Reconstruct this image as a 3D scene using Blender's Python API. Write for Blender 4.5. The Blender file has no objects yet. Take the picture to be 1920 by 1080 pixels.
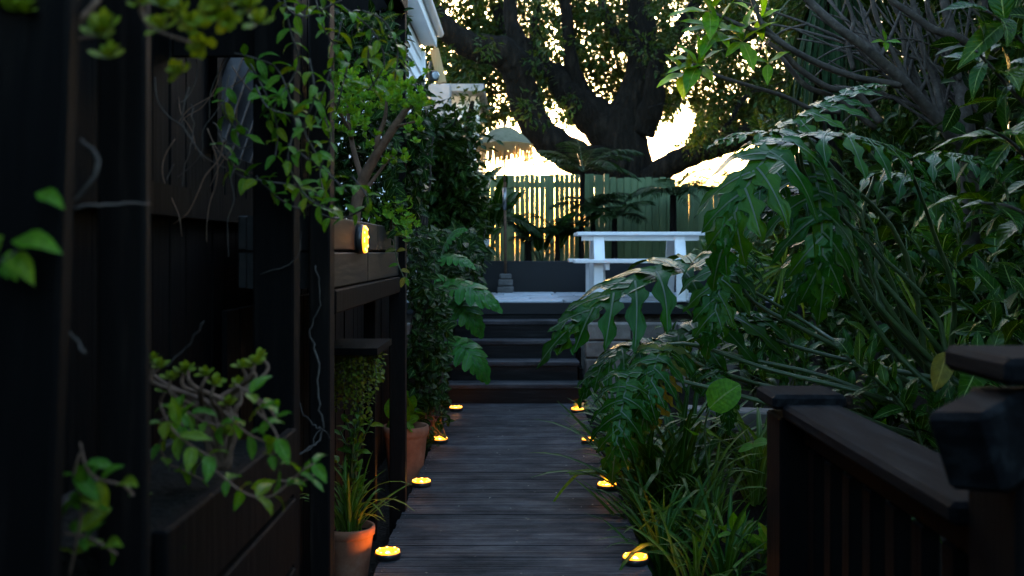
import bpy, math, random
import numpy as np
from mathutils import Vector, Matrix

S = bpy.context.scene
C = S.collection
R_ = random.Random(7)
NP = np.random.default_rng(11)
PI = math.pi

# ------------------------------------------------------------------ camera
F, VX, VY, H = 1867.0, 973.0, 472.0, 1.4          # focal length in photo pixels, vanishing point, eye height
cd = bpy.data.cameras.new('camera'); cam = bpy.data.objects.new('camera', cd); C.objects.link(cam)
cam.location = (0, 0, H); cam.rotation_euler = (PI / 2, 0, 0)
cd.sensor_width = 36; cd.lens = 36 * F / 1920
cd.shift_x = -(VX - 960) / 1920; cd.shift_y = -(540 - VY) / 1920
cd.clip_start = 0.05; cd.clip_end = 3000
cd.dof.use_dof = True; cd.dof.focus_distance = 5.6; cd.dof.aperture_fstop = 2.8
S.camera = cam

# ------------------------------------------------------------------ sky, sun, exposure
SUN_EL, SUN_AZ = math.radians(4.0), math.radians(-4.0)
W = bpy.data.worlds.new('World'); S.world = W; W.use_nodes = True
nt = W.node_tree; nt.nodes.clear()
sk = nt.nodes.new('ShaderNodeTexSky'); sk.sky_type = 'NISHITA'; sk.sun_disc = False
sk.sun_elevation = SUN_EL; sk.sun_rotation = SUN_AZ; sk.air_density = 1.0; sk.dust_density = 5.0; sk.ozone_density = 1.9
bg = nt.nodes.new('ShaderNodeBackground'); bg.inputs[1].default_value = 0.10
wo = nt.nodes.new('ShaderNodeOutputWorld')
nt.links.new(sk.outputs[0], bg.inputs[0]); nt.links.new(bg.outputs[0], wo.inputs[0])
sl = bpy.data.lights.new('sun', 'SUN'); sl.energy = 0.35; sl.angle = math.radians(0.6); sl.color = (1, 0.72, 0.42)
so = bpy.data.objects.new('sun', sl); C.objects.link(so)
sd = Vector((math.sin(SUN_AZ) * math.cos(SUN_EL), math.cos(SUN_AZ) * math.cos(SUN_EL), math.sin(SUN_EL)))
so.rotation_euler = sd.to_track_quat('Z', 'Y').to_euler(); so.location = (0, 40, 12)
vs = S.view_settings
vs.view_transform = 'Standard'; vs.look = 'None'; vs.gamma = 1; vs.use_curve_mapping = False; vs.exposure = 5.2
S.cycles.use_denoising = True
S.cycles.max_bounces = 6; S.cycles.transparent_max_bounces = 8
S.cycles.sample_clamp_indirect = 4.0

# ------------------------------------------------------------------ helpers
def P(px, py, Y):
    """the point at distance Y that the photo shows at pixel (px, py)"""
    return Vector(((px - VX) * Y / F, Y, H - (py - VY) * Y / F))

WL = {}                                            # world location of every parent
def tag(o, label=None, cat=None, group=None, kind=None):
    if label: o['label'] = label
    if cat: o['category'] = cat
    if group: o['group'] = group
    if kind: o['kind'] = kind
    return o
def thing(name, label, cat, loc=(0, 0, 0), group=None, kind=None):
    o = bpy.data.objects.new(name, None); C.objects.link(o)
    o.location = loc; o.empty_display_size = 0.1
    WL[o.name] = Vector(loc)
    return tag(o, label, cat, group, kind)
def link(name, me, parent=None, M=None):
    o = bpy.data.objects.new(name, me); C.objects.link(o)
    if parent is not None:
        base = WL[parent.name]; o.parent = parent
        o.matrix_local = Matrix.Translation(-base) @ M if M is not None else Matrix.Identity(4)
        WL[o.name] = base
    elif M is not None:
        o.matrix_world = M
    return o

class MB:
    """collects shapes, builds ONE mesh"""
    def __init__(s): s.v = []; s.f = []; s.m = []; s.uv = []
    def add(s, vs, fs, uv=None, mi=0):
        k = len(s.v); s.v += [tuple(p) for p in vs]; s.f += [tuple(i + k for i in q) for q in fs]
        s.uv += list(uv) if uv is not None else [(0.5, 0.5)] * len(vs); s.m += [mi] * len(fs)
        return s
    def box(s, c, d, rot=None, mi=0, ch=0.0):
        """box centred at c, size d, chamfered by ch on its long edges and ends"""
        hx, hy, hz = d[0] / 2, d[1] / 2, d[2] / 2
        Rm = rot if rot is not None else Matrix.Identity(3)
        c = Vector(c)
        if ch <= 0:
            vs = [(x, y, z) for x in (-hx, hx) for y in (-hy, hy) for z in (-hz, hz)]
            fs = [(0, 1, 3, 2), (4, 6, 7, 5), (0, 4, 5, 1), (2, 3, 7, 6), (0, 2, 6, 4), (1, 5, 7, 3)]
            return s.add([c + Rm @ Vector(p) for p in vs], fs, None, mi)
        e = min(ch, hx * .9, hy * .9, hz * .9)
        vs = []; idx = {}
        for sx in (-1, 1):
            for sy in (-1, 1):
                for sz in (-1, 1):
                    for ax in range(3):
                        p = [sx * (hx - e), sy * (hy - e), sz * (hz - e)]
                        p[ax] = (sx * hx, sy * hy, sz * hz)[ax]
                        idx[(sx, sy, sz, ax)] = len(vs); vs.append(p)
        fs = []
        def orient(q):
            a, b, cc = Vector(vs[q[0]]), Vector(vs[q[1]]), Vector(vs[q[2]])
            n = (b - a).cross(cc - a)
            mid = sum((Vector(vs[i]) for i in q), Vector()) / len(q)
            return q if n.dot(mid) > 0 else tuple(reversed(q))
        for ax in range(3):
            o1, o2 = [a for a in range(3) if a != ax]
            for sg in (-1, 1):
                q = []
                for (u, w) in ((-1, -1), (1, -1), (1, 1), (-1, 1)):
                    k = [0, 0, 0]; k[ax] = sg; k[o1] = u; k[o2] = w; q.append(idx[(k[0], k[1], k[2], ax)])
                fs.append(orient(tuple(q)))
            for u in (-1, 1):
                for w in (-1, 1):
                    q = []
                    for (e1, axx) in ((-1, o1), (1, o1), (1, o2), (-1, o2)):
                        k = [0, 0, 0]; k[ax] = e1; k[o1] = u; k[o2] = w; q.append(idx[(k[0], k[1], k[2], axx)])
                    fs.append(orient(tuple(q)))
        for sx in (-1, 1):
            for sy in (-1, 1):
                for sz in (-1, 1):
                    fs.append(orient(tuple(idx[(sx, sy, sz, a)] for a in range(3))))
        return s.add([c + Rm @ Vector(p) for p in vs], fs, None, mi)
    def tube(s, pts, rad, n=6, mi=0, cap=True):
        pts = [Vector(p) for p in pts]; m = len(pts)
        if not hasattr(rad, '__len__'): rad = [rad] * m
        vs = []; uv = []; ref = Vector((0.31, 0.2, 0.93)); L = 0
        for i, p in enumerate(pts):
            t = (pts[min(i + 1, m - 1)] - pts[max(i - 1, 0)])
            if t.length < 1e-9: t = Vector((0, 0, 1))
            t.normalize()
            if abs(t.dot(ref)) > .97: ref = Vector((1, 0.1, 0.1)).normalized()
            a = (ref - t * ref.dot(t)).normalized(); b = t.cross(a); ref = a
            if i: L += (p - pts[i - 1]).length
            for k in range(n):
                w = 2 * PI * k / n
                vs.append(p + (a * math.cos(w) + b * math.sin(w)) * rad[i]); uv.append((k / n, L))
        fs = [(i * n + k, i * n + (k + 1) % n, (i + 1) * n + (k + 1) % n, (i + 1) * n + k) for i in range(m - 1) for k in range(n)]
        if cap: fs += [tuple(reversed(range(n))), tuple((m - 1) * n + k for k in range(n))]
        return s.add(vs, fs, uv, mi)
    def lathe(s, prof, c=(0, 0, 0), n=24, mi=0, rot=None):
        Rm = rot if rot is not None else Matrix.Identity(3); c = Vector(c); vs = []; m = len(prof)
        for (r, z) in prof:
            for k in range(n):
                w = 2 * PI * k / n; vs.append(c + Rm @ Vector((r * math.cos(w), r * math.sin(w), z)))
        fs = [(i * n + k, i * n + (k + 1) % n, (i + 1) * n + (k + 1) % n, (i + 1) * n + k) for i in range(m - 1) for k in range(n)]
        return s.add(vs, fs, None, mi)
    def mesh(s, name, mats, off=None, smooth=False):
        me = bpy.data.meshes.new(name)
        vs = s.v if off is None else [(x - off[0], y - off[1], z - off[2]) for x, y, z in s.v]
        me.from_pydata(vs, [], s.f)
        for m in (mats if isinstance(mats, (list, tuple)) else [mats]): me.materials.append(m)
        if any(s.m): me.polygons.foreach_set('material_index', s.m)
        ul = me.uv_layers.new(name='UVMap')
        li = np.empty(len(me.loops), dtype=np.int32); me.loops.foreach_get('vertex_index', li)
        ul.data.foreach_set('uv', np.array(s.uv, dtype=np.float32)[li].ravel())
        if smooth: me.polygons.foreach_set('use_smooth', [True] * len(me.polygons))
        me.update()
        return me
    def build(s, name, mats, parent=None, smooth=False):
        if parent is None:
            return link(name, s.mesh(name, mats, None, smooth))
        return link(name, s.mesh(name, mats, WL[parent.name], smooth), parent)

def spline(pts, k=5):
    pts = [Vector(p) for p in pts]
    if len(pts) < 3: k = max(k, 2)
    out = []
    for i in range(len(pts) - 1):
        a, b, c, d = pts[max(i - 1, 0)], pts[i], pts[i + 1], pts[min(i + 2, len(pts) - 1)]
        for j in range(k):
            t = j / k
            out.append(.5 * ((2 * b) + (c - a) * t + (2 * a - 5 * b + 4 * c - d) * t * t + (3 * b - a - 3 * c + d) * t ** 3))
    out.append(pts[-1]); return out
def lerp_list(vals, n):
    m = len(vals) - 1
    return [vals[min(int(i / (n - 1) * m), m - 1)] * (1 - (i / (n - 1) * m - min(int(i / (n - 1) * m), m - 1))) +
            vals[min(int(i / (n - 1) * m), m - 1) + 1] * (i / (n - 1) * m - min(int(i / (n - 1) * m), m - 1)) for i in range(n)]
def frame(p, d, nrm, sc=1.0):
    y = Vector(d).normalized(); z = Vector(nrm); z = z - y * z.dot(y)
    if z.length < 1e-4: z = Vector((0.3, -1, 0.2)) - y * Vector((0.3, -1, 0.2)).dot(y)
    z.normalize(); x = y.cross(z)
    M = Matrix(((x[0], y[0], z[0], p[0]), (x[1], y[1], z[1], p[1]), (x[2], y[2], z[2], p[2]), (0, 0, 0, 1)))
    return M @ Matrix.Scale(sc, 4)
def rdir(r=R_):
    z = r.uniform(-1, 1); a = r.uniform(0, 2 * PI); q = math.sqrt(1 - z * z)
    return Vector((q * math.cos(a), q * math.sin(a), z))

# ------------------------------------------------------------------ materials
def mat(name):
    m = bpy.data.materials.new(name); m.use_nodes = True
    n = m.node_tree; b = n.nodes['Principled BSDF']
    return m, n, b
def N(n, t, **kw):
    x = n.nodes.new(t)
    for k, v in kw.items(): setattr(x, k, v)
    return x
def ramp(n, src, stops):
    r = N(n, 'ShaderNodeValToRGB'); e = r.color_ramp.elements
    while len(e) < len(stops): e.new(0.5)
    for q, (p, c) in zip(e, stops): q.position = p; q.color = (c[0], c[1], c[2], 1)
    n.links.new(src, r.inputs[0]); return r.outputs[0]
def surface(name, stops, scale=(6, 6, 6), rough=0.6, bump=0.3, bscale=None, detail=6, var=0.0, spec=0.5, bdist=0.01, metal=0.0):
    """noise-mottled solid; var adds a brightness step for each object (planks, boards, blocks)"""
    m, n, b = mat(name)
    tc = N(n, 'ShaderNodeTexCoord'); mp = N(n, 'ShaderNodeMapping'); mp.inputs['Scale'].default_value = scale
    oi = N(n, 'ShaderNodeObjectInfo'); ad = N(n, 'ShaderNodeVectorMath', operation='ADD')
    sc = N(n, 'ShaderNodeMath', operation='MULTIPLY'); sc.inputs[1].default_value = 37.0
    n.links.new(oi.outputs['Random'], sc.inputs[0])
    n.links.new(tc.outputs['Object'], mp.inputs[0]); n.links.new(mp.outputs[0], ad.inputs[0]); n.links.new(sc.outputs[0], ad.inputs[1])
    no = N(n, 'ShaderNodeTexNoise'); no.inputs['Scale'].default_value = 1; no.inputs['Detail'].default_value = detail; no.inputs['Roughness'].default_value = .65
    n.links.new(ad.outputs[0], no.inputs['Vector'])
    col = ramp(n, no.outputs[0], stops)
    if var:
        hs = N(n, 'ShaderNodeHueSaturation'); mr = N(n, 'ShaderNodeMapRange'); mr.inputs[3].default_value = 1 - var; mr.inputs[4].default_value = 1 + var
        n.links.new(oi.outputs['Random'], mr.inputs[0]); n.links.new(mr.outputs[0], hs.inputs['Value']); n.links.new(col, hs.inputs['Color']); col = hs.outputs[0]
    n.links.new(col, b.inputs['Base Color'])
    b.inputs['Roughness'].default_value = rough; b.inputs['Metallic'].default_value = metal; b.inputs['Specular IOR Level'].default_value = spec
    if bump:
        bu = N(n, 'ShaderNodeBump'); bu.inputs['Strength'].default_value = bump; bu.inputs['Distance'].default_value = bdist
        n2 = N(n, 'ShaderNodeTexNoise'); n2.inputs['Scale'].default_value = bscale or 3; n2.inputs['Detail'].default_value = 4
        n.links.new(ad.outputs[0], n2.inputs['Vector']); n.links.new(n2.outputs[0], bu.inputs['Height']); n.links.new(bu.outputs[0], b.inputs['Normal'])
    return m
def leafmat(name, c1, c2, c3, rough=.38, trans=.3, vein=(.16, .22, .07), veinw=.035, tcol=None, lat=9.0, spec=.17):
    """leaf: three base colours spread over the leaves, paler midrib and side veins, light let through"""
    m, n, b = mat(name)
    oi = N(n, 'ShaderNodeObjectInfo'); ge = N(n, 'ShaderNodeNewGeometry')
    ad = N(n, 'ShaderNodeMath', operation='ADD'); fr = N(n, 'ShaderNodeMath', operation='FRACT')
    n.links.new(oi.outputs['Random'], ad.inputs[0]); n.links.new(ge.outputs['Random Per Island'], ad.inputs[1]); n.links.new(ad.outputs[0], fr.inputs[0])
    col = ramp(n, fr.outputs[0], [(0, c1), (.55, c2), (.93, c3), (1, c3)])
    tc = N(n, 'ShaderNodeTexCoord'); no = N(n, 'ShaderNodeTexNoise'); no.inputs['Scale'].default_value = 9; no.inputs['Detail'].default_value = 4
    n.links.new(tc.outputs['Object'], no.inputs['Vector'])
    mr = N(n, 'ShaderNodeMapRange'); mr.inputs[1].default_value = .3; mr.inputs[2].default_value = .7; mr.inputs[3].default_value = .65; mr.inputs[4].default_value = 1.3
    n.links.new(no.outputs[0], mr.inputs[0])
    hs = N(n, 'ShaderNodeHueSaturation'); n.links.new(mr.outputs[0], hs.inputs['Value']); n.links.new(col, hs.inputs['Color']); col = hs.outputs[0]
    sx = N(n, 'ShaderNodeSeparateXYZ'); n.links.new(tc.outputs['UV'], sx.inputs[0])
    sb = N(n, 'ShaderNodeMath', operation='SUBTRACT'); sb.inputs[1].default_value = .5; n.links.new(sx.outputs[0], sb.inputs[0])
    ab = N(n, 'ShaderNodeMath', operation='ABSOLUTE'); n.links.new(sb.outputs[0], ab.inputs[0])
    md = N(n, 'ShaderNodeMapRange'); md.inputs[1].default_value = veinw * .5; md.inputs[2].default_value = veinw; md.inputs[3].default_value = .75; md.inputs[4].default_value = 0
    n.links.new(ab.outputs[0], md.inputs[0])
    # side veins: v*lat - |u|*3
    m1 = N(n, 'ShaderNodeMath', operation='MULTIPLY'); m1.inputs[1].default_value = lat; n.links.new(sx.outputs[1], m1.inputs[0])
    m2 = N(n, 'ShaderNodeMath', operation='MULTIPLY'); m2.inputs[1].default_value = 3.0; n.links.new(ab.outputs[0], m2.inputs[0])
    m3 = N(n, 'ShaderNodeMath', operation='SUBTRACT'); n.links.new(m1.outputs[0], m3.inputs[0]); n.links.new(m2.outputs[0], m3.inputs[1])
    f3 = N(n, 'ShaderNodeMath', operation='PINGPONG'); f3.inputs[1].default_value = .5; n.links.new(m3.outputs[0], f3.inputs[0])
    lv = N(n, 'ShaderNodeMapRange'); lv.inputs[1].default_value = .0; lv.inputs[2].default_value = .07; lv.inputs[3].default_value = .22; lv.inputs[4].default_value = 0
    n.links.new(f3.outputs[0], lv.inputs[0])
    mx = N(n, 'ShaderNodeMath', operation='MAXIMUM'); n.links.new(md.outputs[0], mx.inputs[0]); n.links.new(lv.outputs[0], mx.inputs[1])
    mc = N(n, 'ShaderNodeMix', data_type='RGBA'); n.links.new(mx.outputs[0], mc.inputs[0]); n.links.new(col, mc.inputs[6]); mc.inputs[7].default_value = (*vein, 1)
    n.links.new(mc.outputs[2], b.inputs['Base Color']); b.inputs['Roughness'].default_value = rough; b.inputs['Specular IOR Level'].default_value = spec; b.inputs['Specular Tint'].default_value = (.5, 1.0, .6, 1)
    bu = N(n, 'ShaderNodeBump'); bu.inputs['Strength'].default_value = .5; bu.inputs['Distance'].default_value = .004
    n.links.new(f3.outputs[0], bu.inputs['Height']); n.links.new(bu.outputs[0], b.inputs['Normal'])
    tr = N(n, 'ShaderNodeBsdfTranslucent')
    h2 = N(n, 'ShaderNodeHueSaturation'); h2.inputs['Saturation'].default_value = 1.15; h2.inputs['Value'].default_value = 1.6
    h2.inputs['Hue'].default_value = .48
    n.links.new(mc.outputs[2], h2.inputs['Color']); n.links.new(h2.outputs[0], tr.inputs[0])
    ms = N(n, 'ShaderNodeMixShader'); ms.inputs[0].default_value = trans
    n.links.new(b.outputs[0], ms.inputs[1]); n.links.new(tr.outputs[0], ms.inputs[2])
    n.links.new(ms.outputs[0], n.nodes['Material Output'].inputs[0])
    return m
def emit(name, col, st):
    m, n, b = mat(name)
    b.inputs['Base Color'].default_value = (*col, 1); b.inputs['Emission Color'].default_value = (*col, 1); b.inputs['Emission Strength'].default_value = st
    b.inputs['Roughness'].default_value = .3
    return m

M = {}
M['deck'] = surface('deck_timber', [(.28, (.004, .0042, .005)), (.45, (.0115, .0118, .0135)), (.6, (.029, .029, .032)), (.72, (.0105, .0108, .0125))], (2.2, 70, 70), .6, .8, 1.5, 8, .34, .3, .004)
def worn(m):
    n = m.node_tree; b = n.nodes['Principled BSDF']; src = b.inputs['Base Color'].links[0].from_socket
    ge = N(n, 'ShaderNodeNewGeometry'); no = N(n, 'ShaderNodeTexNoise'); no.inputs['Scale'].default_value = 2.6; no.inputs['Detail'].default_value = 9; no.inputs['Roughness'].default_value = .7
    mp = N(n, 'ShaderNodeMapping'); mp.inputs['Scale'].default_value = (1, 1.7, 1); n.links.new(ge.outputs['Position'], mp.inputs[0]); n.links.new(mp.outputs[0], no.inputs['Vector'])
    mr = N(n, 'ShaderNodeMapRange'); mr.inputs[1].default_value = .36; mr.inputs[2].default_value = .64; mr.inputs[3].default_value = .55; mr.inputs[4].default_value = 1.75; n.links.new(no.outputs[0], mr.inputs[0])
    hs = N(n, 'ShaderNodeHueSaturation'); n.links.new(mr.outputs[0], hs.inputs['Value']); n.links.new(src, hs.inputs['Color']); n.links.new(hs.outputs[0], b.inputs['Base Color'])
    m2 = N(n, 'ShaderNodeMapRange'); m2.inputs[1].default_value = .35; m2.inputs[2].default_value = .65; m2.inputs[3].default_value = .9; m2.inputs[4].default_value = .6; n.links.new(no.outputs[0], m2.inputs[0]); n.links.new(m2.outputs[0], b.inputs['Roughness'])
worn(M['deck'])
M['step'] = surface('step_timber', [(.3, (.0025, .0024, .0024)), (.55, (.0055, .005, .0052)), (.75, (.018, .017, .017))], (4, 50, 50), .6, .6, 1.5, 8, .25, .13, .004)
M['black'] = surface('black_stained_timber', [(.3, (.0006, .0005, .0005)), (.55, (.0013, .0011, .001)), (.78, (.0075, .0055, .0042))], (26, 26, 2.2), .75, .9, 1.5, 9, .35, .07, .003)
M['rail'] = surface('weathered_rail_timber', [(.3, (.0015, .0016, .0018)), (.5, (.0035, .0038, .0043)), (.64, (.010, .011, .0115)), (.8, (.004, .0042, .0045))], (26, 3, 26), .85, 1.0, 1.5, 9, .1, .05, .003)
M['brown'] = surface('worn_brown_timber', [(.3, (.0010, .0007, .0006)), (.55, (.0026, .0018, .0014)), (.78, (.018, .0115, .0078))], (26, 26, 2.2), .7, .9, 1.5, 9, .25, .10, .003)
M['boxwood'] = surface('planter_box_timber', [(.3, (.002, .0017, .0014)), (.55, (.0055, .0044, .0036)), (.78, (.022, .017, .013))], (30, 3, 30), .6, .4, 1.5, 8, .25, .3, .003)
M['soil'] = surface('dark_soil', [(.3, (.004, .0035, .0025)), (.6, (.010, .008, .0055)), (.8, (.022, .017, .011))], (9, 9, 9), .95, .9, 5, 8, 0, .1, .03)
M['terracotta'] = surface('terracotta', [(.3, (.16, .065, .036)), (.55, (.25, .105, .058)), (.75, (.32, .17, .11))], (9, 9, 9), .85, .35, 6, 8, .1, .15, .004)
M['redpot'] = surface('red_plastic_pot', [(.3, (.12, .025, .016)), (.7, (.2, .045, .03))], (9, 9, 9), .6, .2, 6, 5, 0, .3, .003)
M['green'] = surface('green_fence_paint', [(.3, (.08, .125, .06)), (.55, (.115, .17, .08)), (.8, (.16, .21, .11))], (18, 18, 2.2), .7, .35, 1.5, 7, .16, .25, .003)
M['navy'] = surface('navy_wall_paint', [(.3, (.0012, .0016, .0028)), (.6, (.002, .0026, .0046)), (.85, (.005, .006, .009))], (3, 3, 3), .6, .25, 8, 7, 0, .35, .003)
M['white'] = surface('white_paint', [(.3, (.74, .75, .76)), (.6, (.84, .84, .84)), (.85, (.88, .88, .88))], (5, 5, 5), .45, .12, 4, 6, .05, .4, .002)
M['housewhite'] = surface('white_house_paint', [(.3, (.74, .75, .77)), (.6, (.82, .83, .84)), (.85, (.86, .86, .86))], (2, 2, 2), .6, .1, 4, 6, .04, .3, .002)
M['greywall'] = surface('grey_render', [(.3, (.22, .215, .21)), (.7, (.32, .31, .30))], (4, 4, 4), .8, .3, 6, 6, 0, .2, .003)
M['rawwood'] = surface('raw_pine', [(.3, (.42, .27, .12)), (.7, (.56, .38, .19))], (30, 3, 3), .6, .2, 2, 6, 0, .3, .002)
M['stone'] = surface('grey_block', [(.25, (.07, .062, .054)), (.5, (.13, .115, .10)), (.78, (.21, .19, .165))], (7, 7, 7), .85, .7, 3, 8, .22, .2, .012)
M['paver'] = surface('pale_paver', [(.3, (.26, .28, .31)), (.6, (.38, .40, .43)), (.85, (.48, .5, .52))], (5, 5, 5), .45, .3, 5, 7, .25, .45, .003)
M['bark'] = surface('tree_bark', [(.3, (.0035, .0028, .002)), (.52, (.008, .0062, .0045)), (.75, (.024, .019, .014))], (10, 10, 2.2), .9, 1.0, 2.2, 10, 0, .12, .09)
M['twig'] = surface('grey_twig', [(.3, (.022, .018, .015)), (.55, (.05, .041, .034)), (.78, (.11, .095, .08))], (20, 20, 20), .85, .6, 3, 7, 0, .2, .006)
M['redbark'] = surface('reddish_stem', [(.3, (.06, .035, .022)), (.6, (.13, .075, .048)), (.8, (.2, .13, .085))], (25, 25, 25), .8, .6, 3, 7, 0, .2, .005)
M['stalk'] = surface('bright_stalk', [(.3, (.12, .23, .05)), (.7, (.17, .29, .08))], (14, 14, 14), .45, .1, 3, 4, .1, .3, .002)
M['rib'] = surface('leaf_rib', [(.3, (.022, .040, .016)), (.7, (.045, .068, .026))], (14, 14, 14), .45, .1, 3, 4, .1, .3, .002)
M['stem'] = surface('green_stem', [(.3, (.016, .034, .009)), (.6, (.032, .060, .016)), (.85, (.06, .08, .03))], (14, 14, 14), .45, .2, 3, 5, .1, .45, .003)
M['plastic'] = surface('black_plastic', [(.3, (.012, .012, .012)), (.7, (.022, .021, .02))], (20, 20, 20), .35, .05, 4, 3, 0, .5, .001)
M['steel'] = surface('grey_metal', [(.3, (.25, .25, .26)), (.7, (.4, .4, .42))], (20, 20, 20), .35, .05, 4, 3, 0, .5, .001, 1.0)
M['concrete'] = surface('umbrella_base_concrete', [(.3, (.06, .058, .055)), (.7, (.12, .115, .11))], (12, 12, 12), .85, .5, 4, 6, .1, .2, .004)
M['cloth'] = surface('khaki_cloth', [(.3, (.12, .112, .07)), (.7, (.18, .165, .105))], (14, 14, 14), .85, .3, 8, 5, 0, .1, .003)
def fringe_mat():
    m, n, b = mat('straw_fringe'); b.inputs['Base Color'].default_value = (.42, .27, .11, 1); b.inputs['Roughness'].default_value = .8
    tr = N(n, 'ShaderNodeBsdfTranslucent'); tr.inputs[0].default_value = (.75, .46, .16, 1)
    ms = N(n, 'ShaderNodeMixShader'); ms.inputs[0].default_value = .6
    n.links.new(b.outputs[0], ms.inputs[1]); n.links.new(tr.outputs[0], ms.inputs[2]); n.links.new(ms.outputs[0], n.nodes['Material Output'].inputs[0])
    return m
M['fringe'] = fringe_mat()
M['led'] = emit('led_point', (1.0, .48, .07), .34)
M['ring'] = emit('led_ring', (1.0, .30, .013), .105)
M['amber'] = emit('amber_lens', (1.0, .36, .015), .040)
def glass():
    m, n, b = mat('clear_lens'); b.inputs['Base Color'].default_value = (.6, .65, .7, 1); b.inputs['Roughness'].default_value = .08; b.inputs['Metallic'].default_value = .6
    return m
M['lens'] = glass()

G = {}
G['philo'] = leafmat('philodendron_leaf', (0.0059, 0.0311, 0.0018), (0.0081, 0.0404, 0.0023), (0.0165, 0.0492, 0.0017), .24, .16, (.05, .09, .035), .03, lat=0.0, spec=.15)
G['philoyellow'] = leafmat('yellowing_leaf', (.15, .12, .015), (.12, .10, .014), (.06, .08, .018), .42, .3, (.25, .2, .05), .05)
G['monstera'] = leafmat('monstera_leaf', (0.0169, 0.0793, 0.0101), (0.0197, 0.0897, 0.0114), (0.0283, 0.1034, 0.0111), .28, .2, (.08, .17, .08), .03, lat=0)
G['vine'] = leafmat('jasmine_leaf', (0.0352, 0.1065, 0.0063), (0.0469, 0.1288, 0.0077), (0.1015, 0.1331, 0.0053), .34, .33)
G['vine_dark'] = leafmat('dark_climber_leaf', (0.0032, 0.0140, 0.0011), (0.0047, 0.0183, 0.0014), (0.0090, 0.0222, 0.0012), .34, .2, spec=.08)
G['bonsai'] = leafmat('small_shrub_leaf', (0.0558, 0.1603, 0.0083), (0.0781, 0.2054, 0.0113), (0.1339, 0.2438, 0.0133), .40, .32, veinw=.05)
G['rosette'] = leafmat('succulent_leaf', (0.0851, 0.1309, 0.0051), (0.1048, 0.1506, 0.0059), (0.1309, 0.1440, 0.0059), .40, .3, (.2, .26, .08))
G['ginger'] = leafmat('broad_leaf', (0.0063, 0.0286, 0.0014), (0.0086, 0.0373, 0.0019), (0.0201, 0.0457, 0.0016), .27, .28, spec=.16)
G['bright'] = leafmat('bright_leaf', (0.0420, 0.1311, 0.0059), (0.0540, 0.1587, 0.0079), (0.0960, 0.1587, 0.0068), .40, .45)
G['strap'] = leafmat('strap_leaf', (0.0083, 0.0367, 0.0012), (0.0119, 0.0474, 0.0015), (0.0267, 0.0560, 0.0018), .40, .25, (.06, .12, .04), .1, lat=0)
G['dark_strap'] = leafmat('hanging_strap', (.007, .018, .006), (.012, .028, .009), (.03, .032, .014), .5, .15, (.02, .03, .012), .1, lat=0, spec=.1)
G['pale_strap'] = leafmat('pale_strap_leaf', (0.0342, 0.0788, 0.0050), (0.0427, 0.0956, 0.0064), (0.0684, 0.1069, 0.0085), .40, .3, (.14, .2, .07), .12, lat=0)
G['palm'] = leafmat('palm_leaflet', (0.0039, 0.0168, 0.0019), (0.0056, 0.0217, 0.0025), (0.0098, 0.0262, 0.0028), .40, .2, (.04, .08, .03), .1, lat=0)
G['tree'] = leafmat('tree_leaf', (0.0077, 0.0206, 0.0031), (0.0111, 0.0274, 0.0039), (0.0299, 0.0299, 0.0031), .42, .38, veinw=.05, lat=0)
G['moss'] = leafmat('cascading_leaf', (0.0546, 0.0820, 0.0049), (0.0664, 0.1014, 0.0059), (0.1170, 0.1014, 0.0061), .5, .3, lat=0)
G['dry'] = leafmat('dry_leaf', (.2, .17, .13), (.28, .25, .2), (.36, .34, .3), .7, .2, lat=0)

# ------------------------------------------------------------------ leaf shapes (unit length along +Y, upper side +Z)
def prof(a, b):
    k = (a / (a + b)) ** a * (b / (a + b)) ** b
    return lambda t: max((t ** a) * ((1 - t) ** b) / k, 0.0)
def leaf_geo(w=.2, rows=6, pr=prof(.9, 1.1), fold=.25, droop=.5, stalk=0.0, wave=0.0, ph=0.0):
    v, f, uv = [], [], []
    y = z = 0.0; a = droop * .35
    for i in range(rows + 1):
        t = i / rows; h = w * pr(min(max(t, .004), .996))
        wv = wave * math.sin(t * 11 + ph)
        v += [(-h, y, z + fold * h + wv * h), (0, y, z), (h, y, z + fold * h - wv * h)]
        uv += [(0, t), (.5, t), (1, t)]
        a = droop * (.35 - t * 1.0); y += math.cos(a) / rows; z += math.sin(a) / rows
    for i in range(rows):
        k = i * 3
        f += [(k, k + 1, k + 4, k + 3), (k + 1, k + 2, k + 5, k + 4)]
    v = [(p[0], p[1] + stalk, p[2]) for p in v]
    return v, f, uv
def leafmesh(name, m, smooth=True, **kw):
    b = MB(); v, f, uv = leaf_geo(**kw); b.add(v, f, uv); return b.mesh(name, m, None, smooth)
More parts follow.
